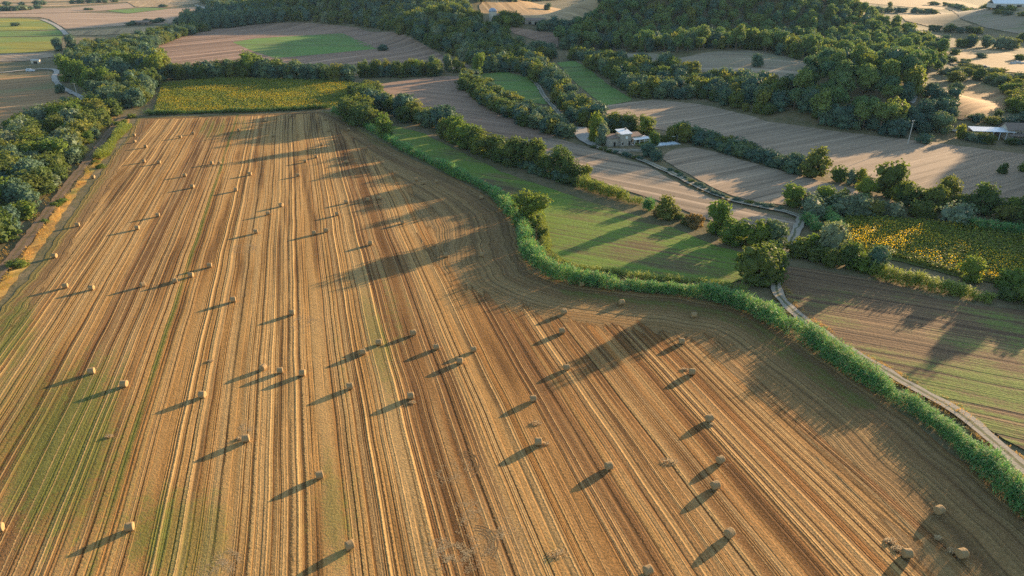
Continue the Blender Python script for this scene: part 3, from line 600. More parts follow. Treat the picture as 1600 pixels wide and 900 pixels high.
# oak grove by the farm
for u, v, h, w in [(1441, 184, 10, 12), (1462, 158, 7, 9), (1477, 172, 8, 9), (1486, 160, 8, 8), (1450, 150, 7, 8), (1492, 146, 7, 9), (1470, 206, 10, 13), (1456, 198, 8, 10), (1427, 202, 9, 10), (1464, 178, 8, 10), (1480, 190, 8, 8), (1442, 208, 6, 8), (1418, 190, 8, 8)]:
    x, y = P(u, v); plant('oak', x, y, h, w, 'round oak of the little grove by the farm road', 'oaks of the farm grove', True)
row([(1492, 128), (1520, 126), (1550, 130), (1580, 142), (1592, 160), (1590, 178)], 7, ['broad', 'grey', 'bright'], 8, 9, 'tree in the belt curving round the small far field', 'trees round the small field', 3)
row([(1500, 118), (1540, 120), (1580, 128), (1610, 140)], 8, ['grey', 'broad'], 7, 9, 'tree in the belt curving round the small far field', 'trees round the small field', 3)
row([(1530, 190), (1560, 196), (1590, 190), (1610, 185)], 6, ['grey', 'shrub', 'dshrub'], 4, 7, 'scrub bush on the slope behind the long white canopy', 'scrub behind the canopy', 2)
row([(1505, 218), (1530, 222), (1545, 223)], 4, ['dshrub', 'grey', 'broad'], 5, 6, 'shaded shrub in front of the long white canopy', 'shrubs in front of the canopy', 1)
row([(1575, 226), (1600, 225), (1620, 226)], 4, ['dshrub', 'shrub'], 3.5, 5, 'shrub in front of the tiled farmhouse', 'shrubs at the farmhouse', 1)
# far right hedges
row([(1320, 17), (1360, 18), (1410, 20), (1460, 22)], 9, ['broad', 'oak', 'grey'], 9, 11, 'tree in the far hedge above the pine hill', 'trees of the far hedge', 2)
row([(1455, 48), (1490, 50), (1528, 52)], 8, ['broad', 'oak'], 9, 10, 'tree in the short far hedge between two straw fields', 'trees of the short far hedge', 2)
row([(1465, 72), (1500, 73), (1540, 74), (1575, 76), (1584, 78)], 8, ['broad', 'grey', 'oak'], 12, 11, 'tree in the far belt behind the parked vehicle', 'trees behind the parked vehicle', 3)
row([(1590, 64), (1640, 66), (1700, 70)], 9, ['broad'], 10, 11, 'tree in the far belt at the frame edge', 'far trees at the frame edge', 3)
row([(1470, 92), (1500, 100), (1520, 106), (1500, 112), (1485, 116)], 8, ['grey', 'shrub'], 4, 9, 'pale bush on the rough slope left of the parked vehicle', 'pale bushes by the vehicle', 4)
row([(1490, 86), (1525, 90), (1550, 93), (1590, 94)], 18, ['shrub', 'oak'], 5, 7, 'single bush along the field line behind the parked vehicle', 'bushes along the field line', 1)
row([(1460, 8), (1500, 12), (1560, 22), (1600, 27)], 18, ['oak', 'shrub'], 7, 12, 'far bush on the upper right field boundary', 'far boundary bushes', 3)
# far left hedges
row([(0, 17), (15, 18), (28, 17), (40, 16), (60, 14)], 16, ['oak', 'grey'], 9, 13, 'grey tree standing in the far left orchard line', 'trees of the far left line', 4)
row([(0, 9), (40, 9), (80, 7), (130, 6), (190, 3)], 16, ['oak'], 9, 14, 'tree in the farthest hedge along the top edge', 'trees along the top edge', 4, .25)
row([(206, 40), (212, 39), (244, 36), (250, 35)], 6, ['oak'], 6, 9, 'bush beside the low far barn', 'bushes by the far barn', 1)
row([(135, 16), (142, 16)], 6, ['oak'], 5, 10, 'dark bush pair on the far green strip', 'bushes on the far strip', 1)
row([(252, 11), (258, 11)], 6, ['oak'], 5, 12, 'dark bush pair on the far lane field', 'bushes on the far lane field', 1)
# row behind the yellow field
row([(240, 128), (270, 124), (300, 123), (340, 122), (380, 121), (420, 122), (450, 123), (490, 124), (540, 128)], 5.5, ['oak', 'broad', 'oak'], 12, 10, 'dark tree in the row behind the yellow field', 'trees behind the yellow field', 3)
row([(350, 117), (370, 117), (430, 119), (470, 116)], 7, ['broad', 'oak'], 12, 10, 'dark tree in the row behind the yellow field', 'trees behind the yellow field', 3)
row([(560, 117), (600, 118), (640, 118), (680, 116), (690, 115)], 4.5, ['bright', 'tall', 'tall'], 12, 6, 'poplar in the even belt above the ploughed field', 'poplars of the even belt', 2)
row([(565, 120), (620, 121), (690, 118)], 4.5, ['tall', 'oak'], 10, 6, 'poplar in the even belt above the ploughed field', 'poplars of the even belt', 2)
row([(655, 112), (680, 111), (712, 112), (724, 114)], 8, ['tall', 'oak'], 13, 5, 'thin tree at the right end of the poplar belt', 'thin trees at the belt end', 2)
# ---------------------------------------------------------------- woods
wood([(-90, 215), (20, 214), (52, 196), (90, 186), (112, 172), (140, 168), (165, 178), (182, 180), (176, 190), (150, 216), (128, 246), (95, 285), (66, 322), (30, 362), (0, 395), (-90, 470)], 7.4, ['broad', 'broad', 'oak', 'bright', 'grey', 'tall', 'shrub'], 9, 9.5,
     'leafy tree in the belt left of the dirt track', 'trees of the left belt', 'dense leafy belt left of the dirt track')
wood([(150, 150), (190, 132), (236, 118), (244, 135), (236, 162), (214, 172), (180, 170), (150, 165)], 6, ['oak', 'broad', 'shrub'], 9, 8.5, 'tree in the dark grove between yellow field and lane', 'trees of the dark grove', 'dark grove between yellow field and lane')
wood([(150, 128), (180, 112), (235, 105), (262, 112), (258, 126), (200, 132), (160, 140)], 7, ['oak', 'broad', 'bright'], 15, 11, 'tall tree in the dark group behind the golden poplars', 'tall trees behind the poplars', 'tall dark trees behind the golden poplars')
wood([(100, 100), (130, 80), (200, 66), (262, 50), (300, 46), (330, 47), (262, 66), (224, 84), (222, 104), (160, 112)], 8, ['grey', 'broad', 'oak'], 8, 9, 'tree of the mixed belt beside the far brown field', 'trees of the curving belt', 'mixed far belt beside the brown field')
wood([(275, 46), (290, 36), (340, 24), (366, 20), (400, 26), (424, 36), (360, 44)], 8.5, ['oak'], 13, 11, 'dark tree in the far wood spur', 'trees of the far spur', 'dark far wood spur')
wood([(315, 6), (330, -6), (480, -14), (480, 10), (425, 20), (380, 18), (350, 14)], 11, ['broad', 'oak'], 10, 13, 'tree of the far wood by the winding pale lane', 'trees by the far lane', 'far wood by the pale lane')
wood([(350, 24), (400, 36), (470, 34), (560, 42), (614, 49), (672, 73), (738, 102), (800, 102), (862, 96), (866, 92), (846, 84), (800, 73), (786, 58), (740, 30), (722, 16), (720, -40), (640, -150), (480, -120), (430, -20), (428, 14), (390, 20)], 8.6, ['oak', 'oak', 'tall', 'broad', 'shrub', 'grey'], 11, 10,
     'KIND in the shaded central wood', 'trees of the central wood', 'shaded central wood above the brown field')
wood([(740, 106), (800, 102), (850, 106), (880, 142), (914, 178), (938, 193), (918, 203), (890, 189), (866, 156), (846, 132), (800, 113), (760, 114)], 6.3, ['oak', 'oak', 'broad', 'shrub'], 9.5, 9, 'KIND in the dark belt left of the clearing', 'trees of the track belt', 'dark belt between track and clearing')
wood([(893, 98), (890, 88), (935, 92), (960, 99), (1050, 110), (1130, 127), (1200, 142), (1262, 140), (1240, 185), (1175, 178), (1110, 161), (1050, 154), (996, 156), (940, 120), (900, 94)], 7.2, ['oak', 'oak', 'shrub', 'broad'], 9, 9.5, 'KIND in the band below the bare crest', 'trees of the crest band', 'dark band of trees below the bare crest')
wood([(862, 74), (905, 52), (935, 20), (945, -40), (1080, -240), (1260, -200), (1300, -20), (1340, 22), (1420, 60), (1470, 88), (1474, 112), (1440, 122), (1380, 110), (1300, 104), (1262, 96), (1180, 79), (1105, 80), (1050, 84), (950, 80), (900, 82)], 9.6, ['pine', 'pine', 'oak', 'pine', 'shrub'], 13, 9.8,
     'KIND on the big wooded hill', 'trees of the big hill', 'woodland on the big hill')
wood([(1262, 104), (1300, 106), (1380, 112), (1428, 124), (1424, 150), (1412, 168), (1398, 176), (1400, 212), (1320, 203), (1250, 188), (1236, 170), (1250, 140), (1264, 128)], 8.2, ['pine', 'pine', 'pine', 'oak', 'shrub'], 12, 9, 'KIND on the pine knoll beside the farm road', 'trees of the pine knoll', 'woodland on the pine knoll')
wood([(1240, 184), (1320, 203), (1408, 216), (1412, 198), (1390, 190), (1300, 184)], 6, ['oak', 'dshrub'], 8, 9, 'KIND on the lower rim of the pine knoll', 'oaks on the knoll rim', 'oak rim of the pine knoll')
wood([(836, 50), (850, 42), (930, 40), (935, 54), (905, 52)], 8, ['oak'], 9, 10, 'dark tree in the strip between far hill fields', 'trees between the hill fields', 'dark strip between the hill fields')
wood([(740, 5), (850, 2), (960, -8), (960, -30), (740, -30)], 11, ['oak'], 12, 12, 'dark tree in the farthest wood at the top edge', 'trees at the top edge wood', 'farthest wood along the top edge')
wood([(765, 36), (778, 30), (806, 32), (812, 40), (790, 46)], 8, ['bright', 'broad'], 9, 9, 'sunlit tree beside the far hill farm', 'trees by the hill farm', 'trees by the hill farm')
# wooded bank just beyond the right edge of the frame, whose shade lies over the fields
for _ in range(900):
    y = random.uniform(175, 440); x = y * .69 + 28 + random.random() ** 1.3 * 95
    if 430 < y or math.sin(y * .11) * math.sin(x * .05 + y * .03) > .55: continue
    u, v, d = project(x, y, float(H(x, y)))
    if u > 1640: plant(random.choice(['oak', 'pine', 'broad']), x, y, random.uniform(10, 14), random.uniform(8, 10), 'x', 'x', False, 'wooded bank beyond the farm')

# ---------------------------------------------------------------- pick individuals, the rest become woods
N = len(PLANTS); px = np.array([p['x'] for p in PLANTS]); py = np.array([p['y'] for p in PLANTS]); ph = np.array([p['h'] for p in PLANTS]); pw = np.array([p['w'] for p in PLANTS]); pz = H(px, py)
cu, cv, cd = project(px, py, pz + ph * .55); tu, tv, td = project(px, py, pz + ph * .9)
occl = np.zeros(N, bool)
for q in np.linspace(.15, .97, 60): occl |= CAM_H + q * (pz + ph * .9 - CAM_H) < H(px * q, py * q)
buf = np.zeros((450, 800), bool); seen = np.zeros(N, int)
for i in np.argsort(cd):
    if occl[i] or cd[i] < 1: continue
    rx, rz = F_PX * pw[i] * .47 / cd[i] / 2, F_PX * ph[i] * .5 * .97 / cd[i] / 2; x0, y0 = cu[i] / 2, cv[i] / 2
    a, b, c_, d_ = int(max(0, x0 - rx)), int(min(800, x0 + rx + 1)), int(max(0, y0 - rz)), int(min(450, y0 + rz + 1))
    if a >= b or c_ >= d_: continue
    yy, xx = np.mgrid[c_:d_, a:b]; m = ((xx + .5 - x0) / max(rx, .6)) ** 2 + ((yy + .5 - y0) / max(rz, .6)) ** 2 < 1
    s_ = buf[c_:d_, a:b]; seen[i] = int((m & ~s_).sum()); s_ |= m
CAP = dict(broadleaf_tree=300, oak_tree=280, pine_tree=240, shrub=200, olive_tree=60, dry_shrub=60); cnt = {}
order = sorted(range(N), key=lambda i: (not PLANTS[i]['single'], -seen[i])); indiv = []; masses = {}
for i in order:
    p_ = PLANTS[i]; nm = NAMES[p_['k']]; ok = p_['single'] or seen[i] >= 6
    if ok and (p_['single'] or cnt.get(nm, 0) < CAP[nm]) and p_['group'] != 'x' and (seen[i] > 0): cnt[nm] = cnt.get(nm, 0) + 1; indiv.append(i)
    else: masses.setdefault(p_['mass'] or ('undergrowth and small trees in the far hedges'), []).append(i)
ORD = 'first second third fourth fifth sixth seventh eighth ninth tenth eleventh twelfth thirteenth fourteenth fifteenth sixteenth seventeenth eighteenth nineteenth twentieth'.split()
bylab = {}
for i in indiv: bylab.setdefault(PLANTS[i]['label'], []).append(i)
for lab, ids in bylab.items():          # neighbours of one look are told apart by their place in the row or wood
    if len(ids) < 2: continue
    nb = 1 if len(ids) <= 14 else math.ceil(len(ids) / 12)
    ids = sorted(ids, key=lambda i: -tv[i]); per = math.ceil(len(ids) / nb)
    for b in range(nb):
        for j, i in enumerate(sorted(ids[b * per:(b + 1) * per], key=lambda i: cu[i])):
            PLANTS[i]['label'] = lab + ', ' + ('' if nb == 1 else ('front rank, ' if b == 0 else ORD[b] + ' rank, ')) + ORD[j] + ' from left'
lastvar = {}
for i in sorted(indiv):
    p_ = PLANTS[i]; vs_ = KIND[p_['k']]; t = vs_[random.randrange(len(vs_))]; nm = NAMES[p_['k']]
    far = F_PX * ph[i] / cd[i] < 24
    kx = p_['w'] / t['w']; kz = p_['h'] / t['h']; loc = (px[i], py[i], pz[i]); rot = (0, 0, random.uniform(0, 6.28))
    e = link(nm, None, None, loc, (random.gauss(0, .05), random.gauss(0, .05), rot[2]), (kx * random.uniform(.85, 1.15), kx * random.uniform(.85, 1.15), kz), label=p_['label'], category=CATS[nm])
    if p_['group']: e['group'] = p_['group']
    link('crown', t['crown'], e); link('trunk', t['trunk'], e)
print('PLANTS', N, 'individuals', cnt, len(indiv), {k: len(v) for k, v in masses.items()})
# ---- woods: instances of whole trees on points
FLAT = ['oak', 'pine', 'broad']; src = bpy.data.collections.new('tree_models')
for k in FLAT:
    for j, t in enumerate(LOD[k]):
        o = bpy.data.objects.new('m%d_%d_%s' % (FLAT.index(k), j, k), t['crown']); src.objects.link(o)
ng = bpy.data.node_groups.new('wood_trees', 'GeometryNodeTree')
ng.interface.new_socket('Geometry', in_out='INPUT', socket_type='NodeSocketGeometry'); ng.interface.new_socket('Geometry', in_out='OUTPUT', socket_type='NodeSocketGeometry')
def gn(t): return ng.nodes.new(t)
gi, go = gn('NodeGroupInput'), gn('NodeGroupOutput'); ci = gn('GeometryNodeCollectionInfo'); ci.inputs['Collection'].default_value = src
ci.inputs['Separate Children'].default_value = True; ci.inputs['Reset Children'].default_value = True
ip = gn('GeometryNodeInstanceOnPoints'); ip.inputs['Pick Instance'].default_value = True
def na(nm, t):
    o = gn('GeometryNodeInputNamedAttribute'); o.data_type = t; o.inputs[0].default_value = nm; return o.outputs[0]
ng.links.new(gi.outputs[0], ip.inputs['Points']); ng.links.new(ci.outputs[0], ip.inputs['Instance']); ng.links.new(na('vi', 'INT'), ip.inputs['Instance Index'])
ng.links.new(na('sc', 'FLOAT_VECTOR'), ip.inputs['Scale']); cx = gn('ShaderNodeCombineXYZ'); ng.links.new(na('rt', 'FLOAT'), cx.inputs[2])
ng.links.new(cx.outputs[0], ip.inputs['Rotation']); ng.links.new(ip.outputs[0], go.inputs[0])
for lab, ids in masses.items():
    me = bpy.data.meshes.new('woodland'); me.from_pydata([(px[i], py[i], pz[i]) for i in ids], [], [])
    vi, sc_, rt = [], [], []
    for i in ids:
        k = PLANTS[i]['k']; k = k if k in FLAT else ('oak' if k == 'dshrub' else 'broad'); j = random.randrange(4); t = LOD[k][j]
        vi.append(FLAT.index(k) * 4 + j); sc_ += [pw[i] / t['w'] * random.uniform(.8, 1.2), pw[i] / t['w'] * random.uniform(.8, 1.2), ph[i] / t['h']]; rt.append(random.uniform(0, 6.28))
    me.attributes.new('vi', 'INT', 'POINT').data.foreach_set('value', vi); me.attributes.new('sc', 'FLOAT_VECTOR', 'POINT').data.foreach_set('vector', sc_)
    me.attributes.new('rt', 'FLOAT', 'POINT').data.foreach_set('value', rt)
    o = link('woodland', me, kind='stuff', label=lab, category='woodland'); md = o.modifiers.new('trees', 'NODES'); md.node_group = ng

# ---------------------------------------------------------------- reeds, sunflowers, grass
def blade_mat(name, c1, c2, trans=.35, dead=None):
    g = G(name, .65); v = g.attr('var'); n = g.noise(g.pos(), .12, 3)
    c = g.mix(g.sm(g.f('ADD', g.f('MULTIPLY', v, .6), g.f('MULTIPLY', n, .4)), .25, .75), c1, c2)
    if dead: c = g.mix(g.sm(v, .90, .93), c, dead)
    tr = g.n('ShaderNodeBsdfTranslucent'); g.put(tr.inputs[0], g.mix(1.0, c, (1.4, 1.3, .6), 'MULTIPLY')); g.col(c)
    ms = g.n('ShaderNodeMixShader'); ms.inputs[0].default_value = trans
    g.nt.links.new(g.b.outputs[0], ms.inputs[1]); g.nt.links.new(tr.outputs[0], ms.inputs[2]); g.nt.links.new(ms.outputs[0], g.out.inputs[0]); return g.m
M['reed'] = blade_mat('reed_leaf', (.085, .225, .085), (.22, .39, .11), .35, (.42, .33, .16)); M['reed_pale'] = blade_mat('pale_reed_leaf', (.19, .25, .055), (.27, .30, .065))
M['maize'] = blade_mat('maize_leaf', (.065, .13, .045), (.10, .17, .05)); M['drygrass'] = blade_mat('dry_grass', (.62, .38, .12), (.30, .24, .05))
M['sun_leaf'] = blade_mat('sunflower_leaf', (.135, .18, .034), (.26, .265, .04)); M['petal'] = blade_mat('sunflower_head', (.50, .33, .02), (.68, .48, .03), .35)
M['greengrass'] = blade_mat('green_grass', (.075, .12, .025), (.14, .15, .03))
def blades(x, y, h, per, length, width, spread, low=.25, r=rng):
    """per arching leaves on each stem"""
    n = len(x); k = n * per; bx, by, hh = np.repeat(x, per), np.repeat(y, per), np.repeat(h, per)
    fr = r.uniform(low, 1.0, k); a = r.uniform(0, 2 * np.pi, k); L = length * r.uniform(.7, 1.25, k) * np.repeat(h / np.mean(h), per)
    o = r.normal(0, spread, (k, 2)); z0 = H(bx, by) + hh * fr * .82
    p0 = np.stack([bx + o[:, 0], by + o[:, 1], z0], 1); d = np.stack([np.cos(a), np.sin(a), 0 * a], 1); s = np.stack([-np.sin(a), np.cos(a), 0 * a], 1)
    up = r.uniform(.45, .95, k)[:, None] * np.array([[0, 0, 1.]]); w = (width * r.uniform(.7, 1.3, k))[:, None] * .5
    p1 = p0 + (d * .45 + up * .55) * L[:, None]; p2 = p1 + (d * .62 - up * r.uniform(-.25, .45, k)[:, None]) * L[:, None] * .6
    V = np.stack([p0 - s * w * .6, p0 + s * w * .6, p1 + s * w, p1 - s * w, p2], 1).reshape(-1, 3); b = np.arange(k) * 5
    return V, np.stack([b, b + 1, b + 2, b + 3], 1), np.stack([b + 3, b + 2, b + 4], 1), r.uniform(0, 1, k)
def reed_hedge(pts, width, h, dens, mat, label, name='reed_hedge', per=10, length=1.15, bw=.16, px_=True):
    c = resample(chaikin(PP(pts) if px_ else pts, False, 2), 1.0); t = np.gradient(c, axis=0); t /= np.hypot(t[:, 0], t[:, 1])[:, None] + 1e-9; nn = np.stack([-t[:, 1], t[:, 0]], 1)
    n = int(len(c) * width * dens); i = rng.integers(0, len(c), n); q = rng.uniform(-.5, .5, n)
    ww = width * (.8 + .35 * np.sin(i * .11 + 1) * np.sin(i * .037)); xy = c[i] + nn[i] * (q * ww)[:, None] + rng.normal(0, .3, (n, 2))
    hh = h * (.82 + .22 * np.sin(i * .09 + 2) * np.sin(i * .05)) * (1 - .55 * np.abs(q * 2) ** 3) * rng.uniform(.8, 1.15, n)
    nz = np.sin(i * .31 + q * 3) * np.sin(i * .13 + 1.7) + .5 * np.sin(i * .73 + q * 5); hh = hh * (1 + .2 * nz); kp = nz + rng.normal(0, .35, n) > -1.0; xy, hh = xy[kp], hh[kp]
    V, Q, Tr, var = blades(xy[:, 0], xy[:, 1], hh, per, length, bw, .18, .08)
    me = mesh(name, V, [Q, Tr], M[mat], attrs={'var': ('FACE', np.concatenate([var, var]))})
    return link(name, me, label=label, category='hedge')
reed_hedge([(520, 175), (545, 184), (575, 200), (610, 222), (650, 245), (690, 262)], 4.5, 3.6, 2.2, 'reed', 'far stretch of the reed hedge between bale field and far green field', bw=.24)
reed_hedge([(690, 262), (720, 277), (752, 292), (786, 316), (812, 346), (822, 372), (826, 398), (846, 420)], 5.5, 4.3, 4, 'reed', 'middle stretch of the reed hedge, curving past the large rounded tree', bw=.2)
reed_hedge([(846, 422), (880, 437), (950, 448), (1050, 458), (1120, 468), (1165, 480), (1205, 500), (1262, 532)], 5.6, 4.6, 5, 'reed', 'reed hedge stretch below the green field, rounding the corner of the bale field')
reed_hedge([(1262, 532), (1325, 575), (1400, 624), (1440, 650), (1490, 689), (1550, 746), (1600, 786), (1700, 874), (1800, 970)], 5.8, 4.4, 8, 'reed', 'nearest reed hedge stretch running along the lane to the lower frame edge', bw=.11, per=13, length=1.0)
reed_hedge([(846, 352), (852, 384), (862, 404), (884, 416), (950, 430), (1050, 441), (1120, 448), (1160, 458)], 3.4, 2.4, 5, 'reed_pale', 'yellow-green tall grass strip behind the reed hedge', 'tall_grass_strip', 7, .8, .14)
reed_hedge([(226, 180), (300, 178), (400, 175), (470, 172), (514, 169)], 4.5, 2.8, 2.2, 'maize', 'low straight maize hedge along the far end of the bale field', 'maize_hedge', 8, 1.0, .28)
reed_hedge([(905, 292), (930, 299), (965, 309), (998, 320)], 5.5, 5, 4, 'reed_pale', 'pale topped reed stand in the hedgerow above the green field', bw=.22)
reed_hedge([(1008, 327), (1017, 329)], 3.6, 4.2, 14, 'reed', 'small round reed clump left of the round hedgerow tree', 'reed_clump', bw=.22)
reed_hedge([(1362, 432), (1400, 440), (1450, 450), (1500, 462), (1548, 472)], 5.5, 4.2, 4.5, 'reed_pale', 'reed hedge between sunflower field and weedy field', bw=.18)
reed_hedge([(1488, 350), (1530, 358), (1580, 365), (1680, 376)], 5.5, 3.8, 3.5, 'reed', 'reed hedge behind the sunflower field on the right', bw=.22)
reed_hedge([(1256, 346), (1268, 352), (1276, 362)], 3.5, 3.4, 5, 'reed', 'blue-green reed clump at the lane fork', 'reed_clump', bw=.22)
reed_hedge([(1280, 338), (1298, 346), (1308, 362)], 5, 4, 5, 'reed', 'larger reed clump between lane fork and sunflowers', 'reed_clump', bw=.22)
reed_hedge([(156, 250), (172, 228), (186, 212), (197, 198)], 5.5, 3, 4, 'reed_pale', 'light green reed stand at the far left field corner', bw=.24)
def stuff(name, V, Fs, mats, midx, var, label):
    o = link(name, mesh(name, V, Fs, mats, midx, {'var': ('FACE', var)}), kind='stuff', label=label)
    return o
def sunflowers(poly, sp, label, leaves=5, head=.3, hs=1.6):
    w = np.array(poly); mn, mx = w.min(0), w.max(0); gx, gy = np.meshgrid(np.arange(mn[0], mx[0], sp * .55), np.arange(mn[1], mx[1], sp * 1.45))
    gx = gx.ravel() + rng.normal(0, sp * .15, gx.size); gy = gy.ravel() + rng.normal(0, sp * .12, gy.size) - gx * .18 + mn[0] * .18
    u, v, d = project(gx, gy, H(gx, gy)); k = inpoly(gx, gy, poly) & (u > -60) & (u < 1680) & (segdist(gx, gy, poly) > 1.0); gx, gy = gx[k], gy[k]; n = len(gx)
    hh = hs * rng.uniform(.75, 1.15, n)
    V, Q, Tr, var = blades(gx, gy, hh, leaves, .55 * sp / .8, .42 * sp / .8, .05, .3)
    # heads: tilted hexagons looking back over the field, bunched to imitate sunlit patches
    pf = np.sin(gx * .085 + gy * .12 + 1) + np.sin(gx * .05 - gy * .16 + 2) + .6 * np.sin(gx * .31 + gy * .2); m = rng.random(n) < np.clip(.42 + .6 * pf, .05, .97); hx, hy, h2 = gx[m], gy[m], hh[m]; n2 = len(hx); az = AZ + np.pi + rng.normal(0, .35, n2); el = rng.uniform(.1, .6, n2)
    nr = np.stack([np.sin(az) * np.cos(el), np.cos(az) * np.cos(el), np.sin(el)], 1); s = np.cross(nr, [0, 0, 1.]); s /= np.linalg.norm(s, axis=1)[:, None]; t = np.cross(s, nr)
    c = np.stack([hx, hy, H(hx, hy) + h2 + .08], 1) + nr * .08; rr = (head * rng.uniform(.7, 1.2, n2))[:, None]; an = np.linspace(0, 2 * np.pi, 6, endpoint=False)
    HV = np.stack([c + rr * (math.cos(q) * s + math.sin(q) * t) for q in an], 1).reshape(-1, 3); b = np.arange(n2) * 6 + len(V)
    HQ = np.concatenate([np.stack([b, b + 1, b + 2, b + 3], 1), np.stack([b, b + 3, b + 4, b + 5], 1)])
    hv = rng.random(n2)
    stuff('sunflowers', np.concatenate([V, HV]), [Q, HQ, Tr], [M['sun_leaf'], M['petal']], np.concatenate([np.zeros(len(Q)), np.ones(len(HQ)), np.zeros(len(Tr))]), np.concatenate([var, hv, hv, var]), label)
    return n
n1 = sunflowers(FW[12], .85, 'yellow flowering sunflowers filling the near right field', 6, .12)
n2 = sunflowers(FW[0], 1.15, 'sunflowers in the far field behind the maize hedge', 4, .12)
print('sunflowers', n1, n2)
def grass(poly, n, h, per, mat, label, bw=.06, length=.6, name='dry_grass'):
    w = np.array(poly); mn, mx = w.min(0), w.max(0); x, y = rng.uniform(mn[0], mx[0], n), rng.uniform(mn[1], mx[1], n)
    f = np.sin(x * .35 + 1) * np.sin(y * .23) + np.sin(x * .9 + y * .7)
    k = inpoly(x, y, poly) & (f > rng.uniform(-1.6, .7, n)); x, y, f = x[k], y[k], f[k]; hh = h * rng.uniform(.5, 1.2, len(x)) * (1 + .25 * f)
    V, Q, Tr, var = blades(x, y, hh, per, length, bw, .16, 0.0)
    fv = np.repeat(np.clip(.45 + .3 * np.sin(x * .11 + 2) + .2 * np.sin(y * .17), 0, 1), per); var = np.clip(fv + rng.normal(0, .2, len(fv)), 0, 1)
    stuff(name, V, [Q, Tr], [M[mat]], None, np.concatenate([var, var]), label)
VERGE = PP([(204, 190), (186, 214), (160, 250), (134, 286), (106, 324), (82, 362), (52, 404), (24, 440), (0, 470), (-60, 540), (-160, 650), (-190, 640), (-60, 512), (0, 442), (46, 386), (80, 340), (108, 302), (136, 266), (158, 240), (182, 206), (196, 190)])
M['vergesoil'] = field_mat('verge_straw', base=(.52, .28, .07), light=(.66, .40, .11), dark=(.24, .13, .04), green=(.13, .14, .03), ang=-35, fr=.2, gthr=.56, bump=.8)
drape('grass_verge', VERGE, M['vergesoil'], .05, 3.0)
grass(VERGE, 30000, 1.0, 6, 'drygrass', 'golden dry grass on the verge between dirt track and bale field', .10, .8)
grass(PP([(190, 180), (172, 196), (146, 232), (122, 262), (95, 296), (68, 332), (36, 376), (0, 420), (-60, 488), (-70, 470), (-10, 408), (30, 368), (60, 326), (88, 288), (115, 255), (140, 226), (166, 192), (182, 180)]), 12000, .8, 5, 'drygrass', 'dry grass between dirt track and tree belt', .10, .7)
LG = PP([(1206, 440), (1208, 470), (1240, 503), (1280, 528), (1330, 562), (1420, 616), (1500, 664), (1600, 748), (1700, 830), (1720, 806), (1600, 716), (1530, 662), (1500, 634), (1420, 592), (1340, 546), (1285, 506), (1246, 478), (1228, 440)])
grass(LG, 16000, .45, 5, 'drygrass', 'low dry grass on both banks of the near lane', .08, .4)
for vi_, (u, v, r_, h_) in enumerate([(158, 262, 2.4, 1.6), (98, 316, 2, 1.5), (88, 322, 2.2, 1.4), (30, 415, 3, 2.0), (70, 348, 1.6, 1.2), (150, 255, 2, 1.4), (186, 196, 2.6, 2.2), (194, 192, 2, 1.8), (206, 184, 2.4, 2.4)]):
    x, y = P(u, v); t = random.choice(KIND['bshrub'])
    e = link('shrub', None, None, (x, y, 0), (0, 0, random.uniform(0, 6)), (r_ * 2 / t['w'], r_ * 2 / t['w'], h_ / t['h']), label='small green shrub in the golden left verge, ' + ['sixth', 'third', 'second-lowest', 'lowest', 'fourth', 'fifth', 'third-highest', 'second-highest', 'highest'][vi_] + ' one', category='shrub', group='verge shrubs'); link('crown', t['crown'], e); link('trunk', t['trunk'], e)

# ---------------------------------------------------------------- straw bales
def bale_mesh(seed):
    r = np.random.default_rng(seed); n, D, W = 28, 1.32, 1.16; rad = D / 2; prof = [(-W / 2, 0.0), (-W / 2 - .02, .35 * rad), (-W / 2 + .01, .72 * rad), (-W / 2 + .02, .93 * rad), (-W / 2 + .09, rad)]
    prof += [(q, rad * (1 + .012 * math.sin(q * 9 + seed))) for q in np.linspace(-W / 2 + .25, W / 2 - .25, 4)] + [(-a, b) for a, b in prof[::-1]]
    an = np.linspace(0, 2 * np.pi, n, endpoint=False); V = []
    for x, q in prof:
        e = 1 + .012 * np.sin(3 * an + seed) + r.normal(0, .010, n); yy, zz = q * e * np.cos(an), q * e * np.sin(an); zz = np.where(zz < 0, zz * .95, zz)
        V.append(np.stack([np.full(n, x) + r.normal(0, .012, n), yy * 1.02, zz + rad * .93], 1))
    m = len(prof); V = np.concatenate(V); i = np.arange(n); Q = []
    for k in range(m - 1): Q.append(np.stack([k * n + i, k * n + (i + 1) % n, (k + 1) * n + (i + 1) % n, (k + 1) * n + i], 1))
    mi = np.concatenate([np.full(n, 1 if k < 4 or k >= m - 5 else 0) for k in range(m - 1)])
    return mesh('straw_bale', V, np.concatenate(Q), [M['bale_rim'], M['bale_end']], mi, smooth=True)
def bale_mat(name, end):
    g = G(name, .9); tc = g.n('ShaderNodeTexCoord').outputs['Object']; x, y, z = g.sep(tc); zz = g.f('SUBTRACT', z, .61)
    rr = g.f('SQRT', g.f('ADD', g.f('MULTIPLY', y, y), g.f('MULTIPLY', zz, zz))); fi = g.noise(tc, 14, 4, .7)
    if end: st = g.noise(g.xyz(g.f('MULTIPLY', rr, 26), g.f('MULTIPLY', g.f('ARCTAN2', y, zz), .8), 0.), 1, 3)
    else: st = g.noise(g.xyz(g.f('MULTIPLY', x, 22), g.f('MULTIPLY', g.f('ARCTAN2', y, zz), 2.), 0.), 1, 3)
    c = g.mix(g.sm(st, .3, .7), (.17, .105, .047), (.34, .225, .11)); c = g.mix(g.f('MULTIPLY', fi, .5), c, (.40, .285, .15)); g.bump(g.f('ADD', st, fi), .7, .05); return g.col(c)
M['bale_rim'] = bale_mat('straw_rim', False); M['bale_end'] = bale_mat('straw_end', True); M['straw'] = blade_mat('loose_straw', (.34, .22, .10), (.58, .42, .22), .15)
